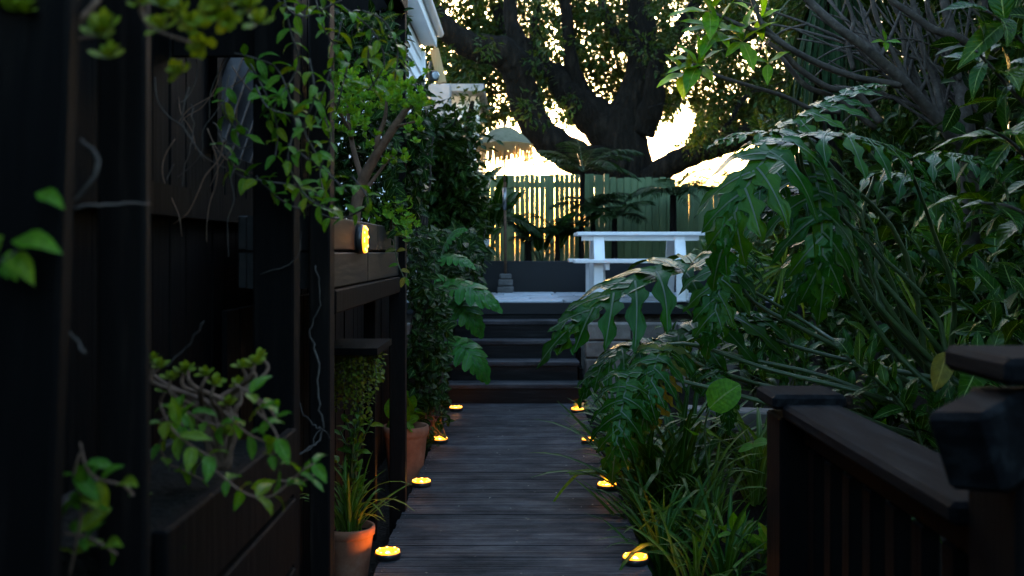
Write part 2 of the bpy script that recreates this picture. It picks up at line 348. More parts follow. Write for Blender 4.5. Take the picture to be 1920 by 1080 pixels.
def lobed_mesh(name, mats, n=7, olen=None, ang=None, lw=.07, lp=None, web=None, kx=1.6, ky=1.1, rows=7, seed=1, lift=.02, waves=.3, tip=.24):
    """a leaf cut into lobes along a midrib, bent over its length (ky) and over its width (kx); slot 1 is the pale rib"""
    r = random.Random(seed); b = MB()
    def bend(p):
        x, y, z = p
        fx = kx * x
        X, Z = (math.sin(fx) / kx, -(1 - math.cos(fx)) / kx) if abs(kx) > 1e-4 else (x, 0)
        Z += z
        fy = ky * y
        Y2 = math.sin(fy) / ky if abs(ky) > 1e-4 else y; Z2 = -(1 - math.cos(fy)) / ky if abs(ky) > 1e-4 else 0
        return (X + Z * 0, Y2 + Z * math.sin(fy) * .6, Z2 + Z * math.cos(fy))
    # web along the midrib
    v, uv = [], []; R0 = 10
    for i in range(R0 + 1):
        t = i / R0; h = web(t)
        v += [bend((-h, t * .96, lift * 1.0)), bend((0, t * .96, 0)), bend((h, t * .96, lift))]; uv += [(.1, t), (.5, t), (.9, t)]
    f = [q for i in range(R0) for q in ((i * 3, i * 3 + 1, i * 3 + 4, i * 3 + 3), (i * 3 + 1, i * 3 + 2, i * 3 + 5, i * 3 + 4))]
    b.add(v, f, uv)
    def rib(line, w0, w1):
        v = []; m_ = len(line)
        for i, p in enumerate(line):
            q = line[min(i + 1, m_ - 1)]; o = line[max(i - 1, 0)]
            tx, ty = q[0] - o[0], q[1] - o[1]; L = math.hypot(tx, ty) or 1; nx, ny = -ty / L, tx / L
            w = w0 + (w1 - w0) * i / (m_ - 1)
            v += [bend((p[0] + nx * w, p[1] + ny * w, p[2] + .004)), bend((p[0] - nx * w, p[1] - ny * w, p[2] + .004))]
        b.add(v, [(2 * i, 2 * i + 1, 2 * i + 3, 2 * i + 2) for i in range(m_ - 1)], None, 1)
    rib([(0, i / 8 * .96, .002) for i in range(9)], .011, .003)
    lobes = []
    for sgn in (-1, 1):
        for i in range(n):
            t = (i + .5 * (1 + .3 * sgn) * .6) / n
            lobes.append((sgn, t, ang(t), olen(t), lw))
    lobes.append((0, .9, 0.0, tip, lw * .9))
    for (sgn, t, th, ln, w) in lobes:
        ln *= r.uniform(.88, 1.1); th += r.uniform(-.08, .08)
        x, y = 0.0, t * .96; line = []; v, uv = [], []
        a0 = th * (1 if sgn > 0 else -1) if sgn else r.uniform(-.1, .1); ph = r.uniform(0, 6); dz = r.uniform(-.05, .02)
        for k in range(rows + 1):
            s = k / rows; aa = a0 * (1 - .28 * s)
            ww = w * lp(s) * (1 + waves * math.sin(s * 15 + ph) * (s > .15) * (s < .95))
            ww2 = w * lp(s) * (1 + waves * math.sin(s * 15 + ph + 1.7) * (s > .15) * (s < .95))
            nx, ny = math.cos(aa), -math.sin(aa); zz = lift + dz * s - .10 * s * s * ln
            rp = zz + .20 * ww + .012 * math.sin(s * 9 + ph)
            v += [bend((x - nx * ww, y - ny * ww, rp)), bend((x, y, zz)), bend((x + nx * ww2, y + ny * ww2, rp))]
            uv += [(0, s), (.5, s), (1, s)]; line.append((x, y, zz))
            x += math.sin(aa) * ln / rows; y += math.cos(aa) * ln / rows
        f = [q for i in range(rows) for q in ((i * 3, i * 3 + 1, i * 3 + 4, i * 3 + 3), (i * 3 + 1, i * 3 + 2, i * 3 + 5, i * 3 + 4))]
        b.add(v, f, uv); rib(line[:-1], .006, .002)
    return b.mesh(name, mats, None, True)
LV = {}
def philo_mesh(nm, seed, kx, ky, m='philo', w=.062):
    return lobed_mesh(nm, [G[m], M['rib']], 7, lambda t: .46 * (1 - t) ** .5 * (.75 + .9 * t * (1 - t)) + .06, lambda t: 2.25 - 2.05 * t ** .7,
                      w, lambda s: (s + .16) ** .35 * (1 - s) ** .55 * 1.25, lambda t: .075 * (1 - t) ** .5 + .012, kx, ky, 12, seed, .02, .50, .27)
LV['philo'] = [philo_mesh('philodendron_leaf', 3, 2.0, .9), philo_mesh('philodendron_leaf', 5, 2.6, 1.5), philo_mesh('philodendron_leaf', 9, 1.2, .5), philo_mesh('philodendron_leaf', 14, 3.0, 1.0), philo_mesh('philodendron_leaf', 31, 2.3, 1.2, w=.074), philo_mesh('philodendron_leaf', 37, 1.6, .9, w=.055)]
LV['philoyellow'] = [philo_mesh('yellow_leaf', 23, 2.4, 1.2, 'philoyellow')]
def monstera_mesh(seed, kx, ky):
    return lobed_mesh('monstera_leaf', [G['monstera'], M['rib']], 7, lambda t: .50 * (1 - t * .9) ** .55 * (1 if t > .08 else .9), lambda t: 2.1 - 1.75 * t ** .75,
                      .085, lambda s: (.55 if s < .12 else (.62 if s < .26 else (1.12 if s < .5 else 1.0))) * (1 - max(0, (s - .62) / .38) ** 2.2) ** .6, lambda t: .13 * (1 - t) ** .5 + .02,
                      kx, ky, 8, seed, .02, .06, .26)
LV['monstera'] = [monstera_mesh(2, 1.2, .8), monstera_mesh(6, 1.6, 1.3)]
OV, LA, OB, ST, GI = prof(.55, .85), prof(.95, 1.25), prof(1.15, .5), prof(.12, .45), prof(.7, 1.0)
LV['vine'] = [leafmesh('jasmine_leaf', G['vine'], w=.21, rows=6, pr=GI, fold=.3, droop=d, wave=.12, ph=d * 5) for d in (.3, .8, 1.3)]
LV['vine_dark'] = [leafmesh('climber_leaf', G['vine_dark'], w=.25, rows=5, pr=GI, fold=.25, droop=d) for d in (.3, .9)]
LV['bonsai'] = [leafmesh('shrub_leaf', G['bonsai'], w=.24, rows=4, pr=OB, fold=.25, droop=d) for d in (-.3, .4)]
LV['rosette'] = [leafmesh('succulent_leaf', G['rosette'], w=.27, rows=5, pr=OB, fold=.2, droop=d) for d in (-.5, .3)]
LV['ginger'] = [leafmesh('broad_leaf', G['ginger'], w=w, rows=7, pr=LA, fold=.3, droop=d, wave=.15, ph=d * 4) for w, d in ((.16, .5), (.2, 1.0), (.14, 1.4))]
LV['bright'] = [leafmesh('bright_leaf', G['bright'], w=w, rows=7, pr=LA, fold=.25, droop=d, wave=.15, ph=d * 4) for w, d in ((.19, .4), (.22, .9))]
LV['strap'] = [leafmesh('strap_leaf', G['strap'], w=w, rows=8, pr=ST, fold=.4, droop=d) for w, d in ((.022, .5), (.026, 1.2), (.02, 2.0), (.03, 2.6))]
LV['dark_strap'] = [leafmesh('hanging_strap', G['dark_strap'], w=w, rows=8, pr=ST, fold=.4, droop=d) for w, d in ((.018, .5), (.02, 1.2))]
LV['pale_strap'] = [leafmesh('pale_strap_leaf', G['pale_strap'], w=w, rows=8, pr=ST, fold=.4, droop=d) for w, d in ((.024, .6), (.03, 1.4), (.022, 2.2))]
LV['stalk'] = [leafmesh('stalk_leaf', G['bright'], w=.05, rows=8, pr=ST, fold=.5, droop=.4)]
LV['palm'] = [leafmesh('palm_leaflet', G['palm'], w=.045, rows=4, pr=ST, fold=.35, droop=d) for d in (.4, 1.1)]
LV['tree'] = [leafmesh('tree_leaf', G['tree'], w=.24, rows=2, pr=OV, fold=.2, droop=.5)]
LV['moss'] = [leafmesh('cascading_leaf', G['moss'], w=.36, rows=3, pr=OV, fold=.15, droop=.4)]
LV['yellow'] = [leafmesh('yellow_leaf', G['philoyellow'], w=.25, rows=7, pr=OV, fold=.2, droop=.7)]
LV['round'] = [leafmesh('round_leaf', G['bright'], w=.46, rows=6, pr=prof(.45, .5), fold=.12, droop=.6)]
LV['paddle'] = [leafmesh('paddle_leaf', G['ginger'], w=.2, rows=8, pr=prof(.5, .7), fold=.3, droop=d, wave=.1) for d in (.4, 1.0)]

def merge(name, tmpl, mats, parent):
    """many small leaves as one mesh part marked as stuff"""
    n = len(mats)
    tv = np.array([v.co[:] for v in tmpl.vertices], dtype=np.float32); k = len(tv)
    A = np.array([[list(r) for r in m] for m in mats], dtype=np.float32)
    off = np.array(WL[parent.name], dtype=np.float32)
    V = np.einsum('nij,kj->nki', A[:, :3, :3], tv) + A[:, None, :3, 3] - off
    fs = [list(p.vertices) for p in tmpl.polygons]; lt = np.array([len(q) for q in fs]); fl = np.array([i for q in fs for i in q])
    me = bpy.data.meshes.new(name)
    me.vertices.add(n * k); me.vertices.foreach_set('co', V.astype(np.float32).ravel())
    loops = (fl[None, :] + (np.arange(n) * k)[:, None]).ravel().astype(np.int32); me.loops.add(len(loops)); me.loops.foreach_set('vertex_index', loops)
    tot = np.tile(lt, n).astype(np.int32); st = np.concatenate([[0], np.cumsum(tot)[:-1]]).astype(np.int32)
    me.polygons.add(len(tot)); me.polygons.foreach_set('loop_start', st); me.polygons.foreach_set('loop_total', tot)
    me.polygons.foreach_set('use_smooth', np.ones(len(tot), dtype=bool))
    uv = np.empty(len(tmpl.loops) * 2, dtype=np.float32); tmpl.uv_layers[0].data.foreach_get('uv', uv)
    ul = me.uv_layers.new(name='UVMap'); ul.data.foreach_set('uv', np.tile(uv, n))
    me.materials.append(tmpl.materials[0]); me.update(); me.validate()
    o = link(name, me, parent); o['kind'] = 'stuff'; return o
def leaves(parent, key, mats, nparts=250, r=R_, part='leaf'):
    """the nearest nparts leaves as objects of their own, any others joined"""
    mats = sorted(mats, key=lambda m: m[1][3]) if len(mats) > nparts else mats
    for m in mats[:nparts]: link(part, r.choice(LV[key]), parent, m)
    if len(mats) > nparts: merge('foliage', LV[key][0], mats[nparts:], parent)
UPC = Vector((0, -.25, 1))
def stem_leaves(pts, step, size, r, spread=.9, pair=True, up=.4, jitter=.3):
    """leaf frames in pairs along a stem"""
    out = []; acc = 0; k = 0
    for i in range(1, len(pts)):
        seg = pts[i] - pts[i - 1]; L = seg.length
        if L < 1e-6: continue
        t = seg / L; acc += L
        while acc > step:
            acc -= step; p = pts[i] - t * acc; side = t.cross(Vector((0, 0, 1)) if abs(t.z) < .9 else Vector((0, 1, 0))).normalized(); b2 = t.cross(side)
            w = k * 1.57 + r.uniform(-.5, .5); k += 1
            for sg in ((1, -1) if pair else (1,)):
                d = t * (1 - spread * .6) + (side * math.cos(w) + b2 * math.sin(w)) * sg * spread + Vector((0, 0, up - .3 * r.random())) + rdir(r) * jitter
                nm = Vector((0, -.3, 1)) + rdir(r) * .5
                out.append(frame(p, d, nm, size * r.uniform(.65, 1.2)))
    return out

# ================================================================== SETTING
def grid_sheet(name, x0, x1, y0, y1, nx, ny, hf, m, label=None):
    b = MB(); vs = []; fs = []
    for j in range(ny + 1):
        for i in range(nx + 1):
            x = x0 + (x1 - x0) * i / nx; y = y0 + (y1 - y0) * j / ny; vs.append((x, y, hf(x, y)))
    for j in range(ny):
        for i in range(nx):
            k = j * (nx + 1) + i; fs.append((k, k + 1, k + nx + 2, k + nx + 1))
    b.add(vs, fs); o = b.build(name, m, None, True); o['kind'] = 'structure'
    if label: o['label'] = label
    return o
grid_sheet('ground', -600, 600, -600, 900, 12, 12, lambda x, y: -.2, M['soil'], 'dark bare soil under the whole garden')
def bedh(x, y):
    q = max(0, min(1, (x - .75) / 2.2)); q = q * q * (3 - 2 * q); k = max(0, min(1, (y - 2.5) / 2))
    return -.14 + q * k * .62 + .025 * math.sin(x * 7 + y * 5) + .02 * math.sin(y * 11 - x * 3)
grid_sheet('garden_bed', .605, 9, -1.5, 9.9, 46, 56, bedh, M['soil'], 'dark planted soil bed rising to the right of the boardwalk')
grid_sheet('side_bed', -1.28, -.665, -1.5, 9.3, 8, 50, lambda x, y: -.13 + .02 * math.sin(x * 17 + y * 9), M['soil'], 'strip of dark soil along the left edge of the boardwalk')

# boardwalk: boards across, each with shallow grooves
bw = thing('boardwalk', 'dark grey timber boardwalk of grooved boards leading to the steps', None, (0, 4, 0), None, 'structure')
def plank_mesh(x0, x1, w, th, seed):
    r = random.Random(seed); pr = []; ng = 4; u = w / ng
    y = -w / 2 + .002
    pr.append((y, -th)); pr.append((y, -.003)); pr.append((y + .003, 0))
    for g in range(1, ng):
        yc = -w / 2 + g * u
        pr += [(yc - .0045, 0), (yc - .0025, -.0035), (yc + .0025, -.0035), (yc + .0045, 0)]
    pr += [(w / 2 - .005, 0), (w / 2 - .002, -.003), (w / 2 - .002, -th)]
    b = MB(); k = len(pr)
    vs = [(x, a, z) for x in (x0, x1) for a, z in pr]
    b.add(vs, [(i, i + 1, k + i + 1, k + i) for i in range(k - 1)] + [tuple(range(k - 1, -1, -1)), tuple(range(k, 2 * k))])
    return b.mesh('deck_board', M['deck'])
PM = [plank_mesh(-.63, .575, .0895, .028, s) for s in range(2)]
y = -1.4; 
while y < 9.16:
    a = R_.uniform(-.0015, .0015)
    o = link('plank', R_.choice(PM), bw, Matrix.Translation((R_.uniform(-.004, .004), y, R_.uniform(-.0035, .002))) @ Matrix.Rotation(a, 4, 'Y') @ Matrix.Rotation(R_.uniform(-.0012, .0012), 4, 'Z'))
    y += .0925
b = MB()
for x in (-.6, -.02, .55): b.box((x, 3.9, -.105), (.045, 10.5, .14))
b.build('joist', M['black'], bw)
b = MB()
for k in range(114):
    for x in (-.60, .545):
        b.lathe([(.0042, .0006), (.0036, .0012), (0, .001)], (x + R_.uniform(-.004, .004), -1.4 + k * .0925 + R_.choice((-.022, .022)), .0012), 6)
b.build('screw', M['plastic'], bw)['kind'] = 'stuff'

# steps: five risers of 0.175 up to the terrace
st = thing('staircase', 'dark timber steps rising from the boardwalk to the terrace', None, (0, 9.2, 0), None, 'structure')
SX0, SX1, RZ, TD, SY = -.66, .565, .1745, .31, 9.19
for i in range(5):
    z1 = RZ * (i + 1); yy = SY + TD * i
    b = MB()
    b.box(((SX0 + SX1) / 2, yy + .03, z1 - .04 - (RZ - .042) / 2 - .02), (SX1 - SX0 - .01, .03, RZ - .006)); b.build('riser', M['step'], st)
    if i < 4:
        for (q, w) in ((0, .155), (.16, .155)):
            b = MB(); b.box(((SX0 + SX1) / 2 + R_.uniform(-.005, .005), yy + q + w / 2 - .0, z1 - .02 + R_.uniform(-.002, .002)), (SX1 - SX0 + .02, w, .038), None, 0, .005); b.build('tread', M['deck'], st)
for x in (SX0 - .03, SX1 + .03):
    b = MB()
    for i in range(4):
        b.box((x, SY + TD * i + .16 + .0, (RZ * (i + 1)) / 2 - .03), (.036, TD - .004, RZ * (i + 1) - .07))
    b.build('stringer', M['black'], st)

# terrace of pale pavers with a dark edge board
TZ, TY0, TY1 = .88, SY + TD * 4, 12.9
te = thing('terrace', 'raised terrace paved with pale slabs behind a dark edge board', None, (0, 11.5, TZ), None, 'structure')
b = MB(); b.box((.9, (TY0 + .1 + TY1) / 2, .41), (9.8, TY1 - TY0 - .22, .85)); b.build('core', M['stone'], te)
b = MB(); b.box((-.03, TY0 + .025, TZ - .075), (4.6, .05, .125), None, 0, .006); b.build('edge_board', M['navy'], te)
b = MB(); b.box((3.0, TY0 + .025, TZ - .072), (1.4, .05, .12), None, 0, .006); b.build('edge_board', M['navy'], te)
PMs = []
for w in (.58, .42, .72):
    b = MB(); b.box((0, 0, 0), (w, .36, .045), None, 0, .008); PMs.append((w, b.mesh('slab', M['paver'])))
yy = TY0 + .235; row = 0
while yy < TY1 - .1:
    x = -2.3 + (row % 3) * .21
    while x < 5.2:
        w, me = R_.choice(PMs)
        link('paver', me, te, Matrix.Translation((x + w / 2, yy, TZ - .022 + R_.uniform(-.006, .008))) @ Matrix.Rotation(R_.uniform(-.012, .012), 4, 'X') @ Matrix.Rotation(R_.uniform(-.01, .01), 4, 'Y')); x += w + .016
    yy += .378; row += 1

# retaining walls of grey blocks on both sides of the steps
def block_wall(label, pts, z0, courses, bh, bl, group, depth=.2):
    o = thing('retaining_wall', label, 'retaining wall', (pts[0][0], pts[0][1], z0), group)
    for (x0, y0), (x1, y1) in zip(pts[:-1], pts[1:]):
        L = math.hypot(x1 - x0, y1 - y0); a = math.atan2(y1 - y0, x1 - x0); n = max(1, round(L / bl)); d = Matrix.Rotation(a, 3, 'Z')
        for c in range(courses):
            sh = .5 if c % 2 else 0; k = 0; e0 = 0.0
            while e0 < L - .02:
                e1 = min(L, (k + 1 - sh) * L / n) if k or sh else min(L, L / n)
                if e1 - e0 > .03:
                    m_ = (e0 + e1) / 2; b = MB()
                    c3 = Vector((x0 + math.cos(a) * m_, y0 + math.sin(a) * m_, z0 + bh * (c + .5))) + d @ Vector((0, depth / 2 + R_.uniform(-.012, .012), 0))
                    b.box(c3, (e1 - e0 - .012, depth, bh - .012), d, 0, .012); b.build('block', M['stone'], o)
                e0 = e1; k += 1
    return o
block_wall('grey block retaining wall right of the steps below the terrace', [(.64, 9.62), (2.9, 9.7)], -.14, 5, .17, .42, 'block walls')
block_wall('grey block retaining wall left of the steps behind the monstera', [(-1.29, 9.55), (-.74, 9.55)], -.14, 5, .17, .3, 'block walls')
block_wall('low grey block edging behind the black railing under the big leaves', [(1.12, 6.9), (2.3, 6.5), (3.2, 5.9)], .02, 2, .15, .4, 'block walls')

# navy planter wall at the back of the terrace
b = MB(); b.box((.9, 13.0, .74), (6.4, .16, 1.08), None, 0, .01); o = b.build('planter_wall', M['navy'])
tag(o, 'low dark navy rendered wall along the back of the terrace', 'wall')
grid_sheet('planter_soil', -2.3, 4.1, 13.08, 14.6, 20, 8, lambda x, y: 1.22 + .02 * math.sin(x * 9 + y * 7), M['soil'], 'dark soil behind the navy planter wall')

# green board fence: three lengths
FY = 14.65
def fence(label, px0, px1, top, gap, pitch, closed):
    x0, x1 = P(px0, 0, FY).x, P(px1, 0, FY).x; zt = P(0, top, FY).z
    o = thing('board_fence', label, 'fence', (x0, FY, 1.0), 'green board fences behind the terrace')
    n = round((x1 - x0) / pitch); pitch = (x1 - x0) / n; b = MB(); b.box((0, 0, 0), (pitch - gap, .02, zt - .95), None, 0, .003); me = b.mesh('fence_board', M['green'])
    for i in range(n):
        g = R_.uniform(-.0010, .0010) if not closed else R_.uniform(-.0012, .0012)
        link('board', me, o, Matrix.Translation((x0 + (i + .5) * pitch + g, FY + R_.uniform(-.003, .003), (zt + .95) / 2 + R_.uniform(-.012, .008))) @ Matrix.Rotation(R_.uniform(-.004, .004), 4, 'Y'))
    if closed:
        b = MB(); b.box((0, 0, 0), (.06, .018, zt - .97), None, 0, .002); me = b.mesh('cover_board', M['green'])
        for i in range(n + 1): link('cover_board', me, o, Matrix.Translation((x0 + i * pitch, FY + .0235, (zt + .95) / 2 - .01)))
    for py in (346, 431, 500):
        b = MB(); b.box(((x0 + x1) / 2, FY + .062, P(0, py + (top - 327) * .5, FY).z), (x1 - x0, .05, .085)); b.build('rail', M['green'], o)
    k = x0 + .3
    while k < x1:
        b = MB(); b.box((k, FY + .135, (zt + .2) / 2), (.09, .09, zt - .2)); b.build('post', M['green'], o); k += 2.2
fence('green board fence with light shining through gaps behind the umbrella', 640, 1142, 327, .0023, .0735, False)
fence('green close-boarded fence behind the picnic table and tree trunk', 1142.5, 1263, 333, .016, .1, True)
fence('green board fence with a lower top edge right of the tree trunk', 1263.5, 1700, 348, .0008, .0735, False)

# ================================================================== HOUSE
hs = thing('white_house', 'white weatherboard house behind the black timber frames with its eave overhead', 'house', (-1.3, 9, 0))
wx, wy0, wy1 = -1.32, 4.4, 13.5
for i in range(22):
    b = MB(); z0 = .0 + i * .19
    b.add([(wx - .012, wy0, z0 + .19), (wx + .012, wy0, z0), (wx + .012, wy1, z0), (wx - .012, wy1, z0 + .19), (wx - .1, wy0, z0 + .19), (wx - .1, wy0, z0), (wx - .1, wy1, z0), (wx - .1, wy1, z0 + .19)],
          [(0, 1, 2, 3), (1, 5, 6, 2), (0, 4, 5, 1), (3, 2, 6, 7), (4, 7, 6, 5), (0, 3, 7, 4)])
    b.build('weatherboard', M['housewhite'], hs)
b = MB(); b.box((-3.2, 8.95, 2.1), (3.5, 9.05, 4.2)); b.build('wall', M['housewhite'], hs)
b = MB(); b.box((wx + .02, 13.46, 2.05), (.07, .12, 4.1), None, 0, .006); b.build('corner_board', M['housewhite'], hs)
b = MB(); b.box((-1.24, 9.3, 4.22), (.17, 8.5, .03)); b.build('soffit', M['housewhite'], hs)
b = MB(); b.box((-1.14, 9.3, 4.32), (.035, 8.6, .26), None, 0, .006); fa = b.build('fascia', M['housewhite'], hs)
b = MB(); b.box((-3.2, 9.35, 4.35), (4.0, 8.5, .2)); b.build('roof', M['greywall'], hs)
b = MB(); b.tube([(-1.08, 5, 4.40), (-1.08, 13.6, 4.38)], .055, 10); b.build('gutter', M['housewhite'], hs, True)
# raw timber bracket and black floodlight under the end of the eave
p0, p1 = P(814, 92, 13.7), P(829, 156, 13.7)
b = MB(); d = (p1 - p0); b.box((p0 + p1) / 2, (.085, .12, d.length), d.to_track_quat('Z', 'Y').to_matrix(), 0, .005); b.build('bracket', M['rawwood'], hs)
fl = thing('floodlight', 'small black floodlight under the end of the white eave', 'light', P(812, 143, 13.6))
b = MB(); b.box(P(812, 143, 13.6), (.15, .13, .15), Matrix.Rotation(.3, 3, 'X'), 0, .03); b.build('housing', M['plastic'], fl)
b = MB(); b.lathe([(0, .002), (.045, .002), (.05, -.006)], P(817, 141, 13.52), 16, 0, Matrix.Rotation(PI / 2 + .3, 3, 'X')); b.build('lens', M['lens'], fl)
b = MB(); b.tube([P(806, 128, 13.6), P(808, 115, 13.6)], .02, 8); b.build('bracket', M['plastic'], fl)
nh = thing('neighbour_house', 'pale house beyond the fence with grey corner wall beside the tree', 'house', (-1.4, 17.5, 0))
a0, a1 = P(700, 0, 17.4).x, P(898, 0, 17.4).x; zt = P(0, 178, 17.4).z
for i in range(int(zt / .2)):
    b = MB(); b.box(((a0 + a1) / 2, 17.5 + .0, .1 + i * .2), (a1 - a0, .1, .188), Matrix.Rotation(.06, 3, 'X')); b.build('weatherboard', M['housewhite'], nh)
b = MB(); b.box(((a0 + a1) / 2, 19.6, zt / 2), (a1 - a0 - .02, 4.1, zt)); b.build('wall', M['housewhite'], nh)
b = MB(); b.box((P(826, 0, 15.6).x, 15.7, P(0, 158, 15.6).z / 2), (.31, .31, P(0, 158, 15.6).z), None, 0, .01); b.build('pier', M['greywall'], nh)
b = MB(); b.box(((a0 + a1) / 2, 19.4, zt + .06), (a1 - a0 + .2, 4.9, .12)); b.build('roof', M['greywall'], nh)

# ================================================================== BLACK TIMBER FRAMES ON THE LEFT
def post(name, label, x, yy, w, d, z0, z1, m, group, tilt=0.0):
    b = MB(); b.box((0, 0, (z1 - z0) / 2), (w, d, z1 - z0), None, 0, .006)
    o = link(name, b.mesh(name, m), None, Matrix.Translation((x, yy, z0)) @ Matrix.Rotation(tilt, 4, 'Y')); return tag(o, label, 'post', group)
GP = 'black timber posts along the left of the boardwalk'
post('timber_post', 'nearest black timber post, leaning slightly, at the left edge of the photo', -.775, 1.42, .15, .04, -.2, 3.2, M['black'], GP, .035)
post('timber_post', 'black timber post behind the leaning one with a pale worn edge', -.69, 1.74, .085, .03, -.2, 3.2, M['brown'], GP)
post('timber_post', 'broad black post right of the succulent trough', -.72, 2.96, .12, .09, -.2, 3.2, M['black'], GP)
post('timber_post', 'tall black post with a bare vine stem left of the planter box light', -.665, 3.36, .07, .09, -.2, 3.3, M['brown'], GP)
post('timber_post', 'tall brown post under the top beam right of the small shrub', -.655, 5.40, .085, .09, -.2, 2.70, M['brown'], GP)
def beam(label, c, d, m, name='timber_beam', cat='beam', group='black timber beams of the left frame'):
    b = MB(); b.box((0, 0, 0), d, None, 0, .006); o = link(name, b.mesh(name, m), None, Matrix.Translation(c)); return tag(o, label, cat, group)
beam('top timber beam over the small shrub joining two tall posts', (-.655, 4.42, 2.745), (.09, 2.1, .09), M['brown'])
beam('crosswise timber beam running back from the top of the tall brown post', (-1.02, 5.44, 2.745), (.62, .09, .09), M['brown'])
beam('black beam under the lit planter box', (-.668, 4.38, 1.225), (.07, 1.86, .085), M['black'])
# inner posts framing the opening under the planter box
post('timber_post', 'short black post inside the opening beside the tall brown post', -.79, 5.30, .06, .09, -.2, 1.18, M['black'], GP)
# lit planter box between the two tall posts
pb = thing('planter_box', 'weathered timber planter box carrying a round light and the small shrub', 'planter', (-.8, 4.35, 1.27))
for (z, h) in ((1.335, .128), (1.465, .122)):
    for (ya, yb) in ((3.42, 4.25 + (z > 1.4) * .3), (4.255 + (z > 1.4) * .3, 5.34)):
        b = MB(); b.box((-.66, (ya + yb) / 2, z), (.03, yb - ya - .004, h - .004), None, 0, .004); b.build('board', M['boxwood'], pb)
    b = MB(); b.box((-.95, 4.38, z), (.03, 1.92, h - .004), None, 0, .004); b.build('board', M['boxwood'], pb)
    for yy in (3.435, 5.325):
        b = MB(); b.box((-.806, yy, z), (.255, .03, h - .004)); b.build('end_board', M['boxwood'], pb)
b = MB(); b.box((-.805, 4.38, 1.38), (.25, 1.84, .19)); b.build('soil', M['soil'], pb)
# low trough at the front left
tr_ = thing('planter_trough', 'black timber trough holding the succulents at the front left', 'planter', (-.8, 2.3, .6))
for k, (z, h) in enumerate(((.80, .19), (.60, .19), (.40, .19))):
    b = MB(); b.box((-.655, 2.34, z), (.03, 1.06, h - .006), None, 0, .005); b.build('board', M['black'], tr_)
    b = MB(); b.box((-.94, 2.34, z), (.03, 1.06, h - .006), None, 0, .005); b.build('board', M['boxwood'], tr_)
b = MB(); b.box((-.80, 2.34, .66), (.25, 1.04, .40)); b.build('soil', M['soil'], tr_)
# dark board screen behind
sc = thing('board_screen', 'tall black board screen closing off the left side behind the posts', 'screen', (-1.05, 2, 0))
y = -1.0; k = 0
while y < 5.1:
    if not (3.40 < y + .07 < 4.72):
        b = MB(); b.box((-1.06 + R_.uniform(-.006, .006), y + .07, 1.55), (.02, .132, 3.5), None, 0, .003); b.build('board', M['black'], sc)
    else:
        b = MB(); b.box((-1.06, y + .07, .775), (.02, .132, 1.95), None, 0, .003); b.build('board', M['black'], sc)
    y += .138
for z in (.4, 1.55):
    b = MB(); b.box((-1.03, 2.05, z), (.036, 6.1, .09)); b.build('rail', M['black'], sc)
for i in range(3):
    b = MB(); b.box((-.865 , 3.03 + .004 * (i % 2), 2.10 + i * .222), (.37, .022, .216), None, 0, .003); b.build('cross_board', M['black'], sc)
b = MB(); b.box((-.865, 3.03, 3.0), (.37, .022, .70), None, 0, .003); b.build('cross_board', M['black'], sc)
lp = thing('louvre_panel', 'black panel of slanting slats with a white gap at its top corner', 'screen', (-1.03, 3.9, 1.9))
for yy in (3.41, 4.71):
    b = MB(); b.box((-1.05, yy, 1.95), (.05, .05, .40)); b.build('frame', M['black'], lp)
def onx(px, py, X): Y = X * F / (px - VX); return Vector((X, Y, H - (py - VY) * Y / F))
b = MB(); b.box((0, 0, 0), (.001, .001, .001)); b = MB()
q = [onx(a, c, -1.10) for a, c in ((400, 320), (575, 320), (575, 190), (455, 104), (400, 100))]; q2 = [p + Vector((-.015, 0, 0)) for p in q]
b.add(q + q2, [(0, 1, 2, 3, 4), (9, 8, 7, 6, 5)] + [(k, (k + 1) % 5, 5 + (k + 1) % 5, 5 + k) for k in range(5)]); b.build('backing', M['black'], lp)
for i in range(9):
    x0 = 372 + i * 21; best = None
    for k in range(1, 60):
        t = k / 60; xx, yy_ = x0 + 75 * t, 312 - 215 * t
        if xx > 455 and yy_ < 108 + (xx - 455) * .76: break
        if xx > 545: break
        best = (xx, yy_)
    if best is None or x0 + 75 < 425: continue
    a, c = onx(max(x0, 408), 312 - (max(x0, 408) - x0) * 215 / 75, -1.075), onx(best[0], best[1], -1.075); d = c - a
    if d.length < .06: continue
    b = MB(); b.box((a + c) / 2, (.016, .05, d.length), d.to_track_quat('Z', 'X').to_matrix(), 0, .003); b.build('slat', M['boxwood'], lp)
# short inner wall of vertical boards behind the opening
ib = thing('inner_screen', 'dark boards seen through the opening under the planter box', 'screen', (-1.0, 4.4, 0))
for i in range(32):
    b = MB(); b.box((-1.0 + R_.uniform(-.005, .005), 3.45 + i * .152, .5), (.02, .148, 1.40), None, 0, .003); b.build('board', M['black'], ib)

# ================================================================== RIGHT RAILING
rl = thing('railing', 'black timber railing at the right with flat handrail and upright balusters', 'railing', (.96, 2.6, -.15))
def capped(x, yy, w, zt, cw):
    b = MB(); b.box((x, yy, (zt - .2) / 2 - .03), (w, w, zt + .14), None, 0, .008); p_ = b.build('post', M['black'], rl)
    b = MB(); b.box((x, yy, zt - .005 + .0), (cw, cw, .05), None, 0, .012); b.build('post_cap', M['rail'], rl)
    return p_
capped(.965, 3.42, .185, .905, .245)
capped(1.0, 1.90, .20, 1.19, .27)
b = MB(); b.box((.97, 2.66, .868), (.195, 1.30, .05), None, 0, .012); b.build('handrail', M['rail'], rl)
b = MB(); b.box((.97, 2.66, .80), (.05, 1.30, .08), None, 0, .006); b.build('top_rail', M['black'], rl)
b = MB(); b.box((.97, 2.66, .06), (.05, 1.30, .08), None, 0, .006); b.build('bottom_rail', M['black'], rl)
for i in range(7):
    b = MB(); b.box((.96, 3.20 - i * .17, .43), (.045, .07, .66), None, 0, .006); b.build('baluster', M['black'], rl)
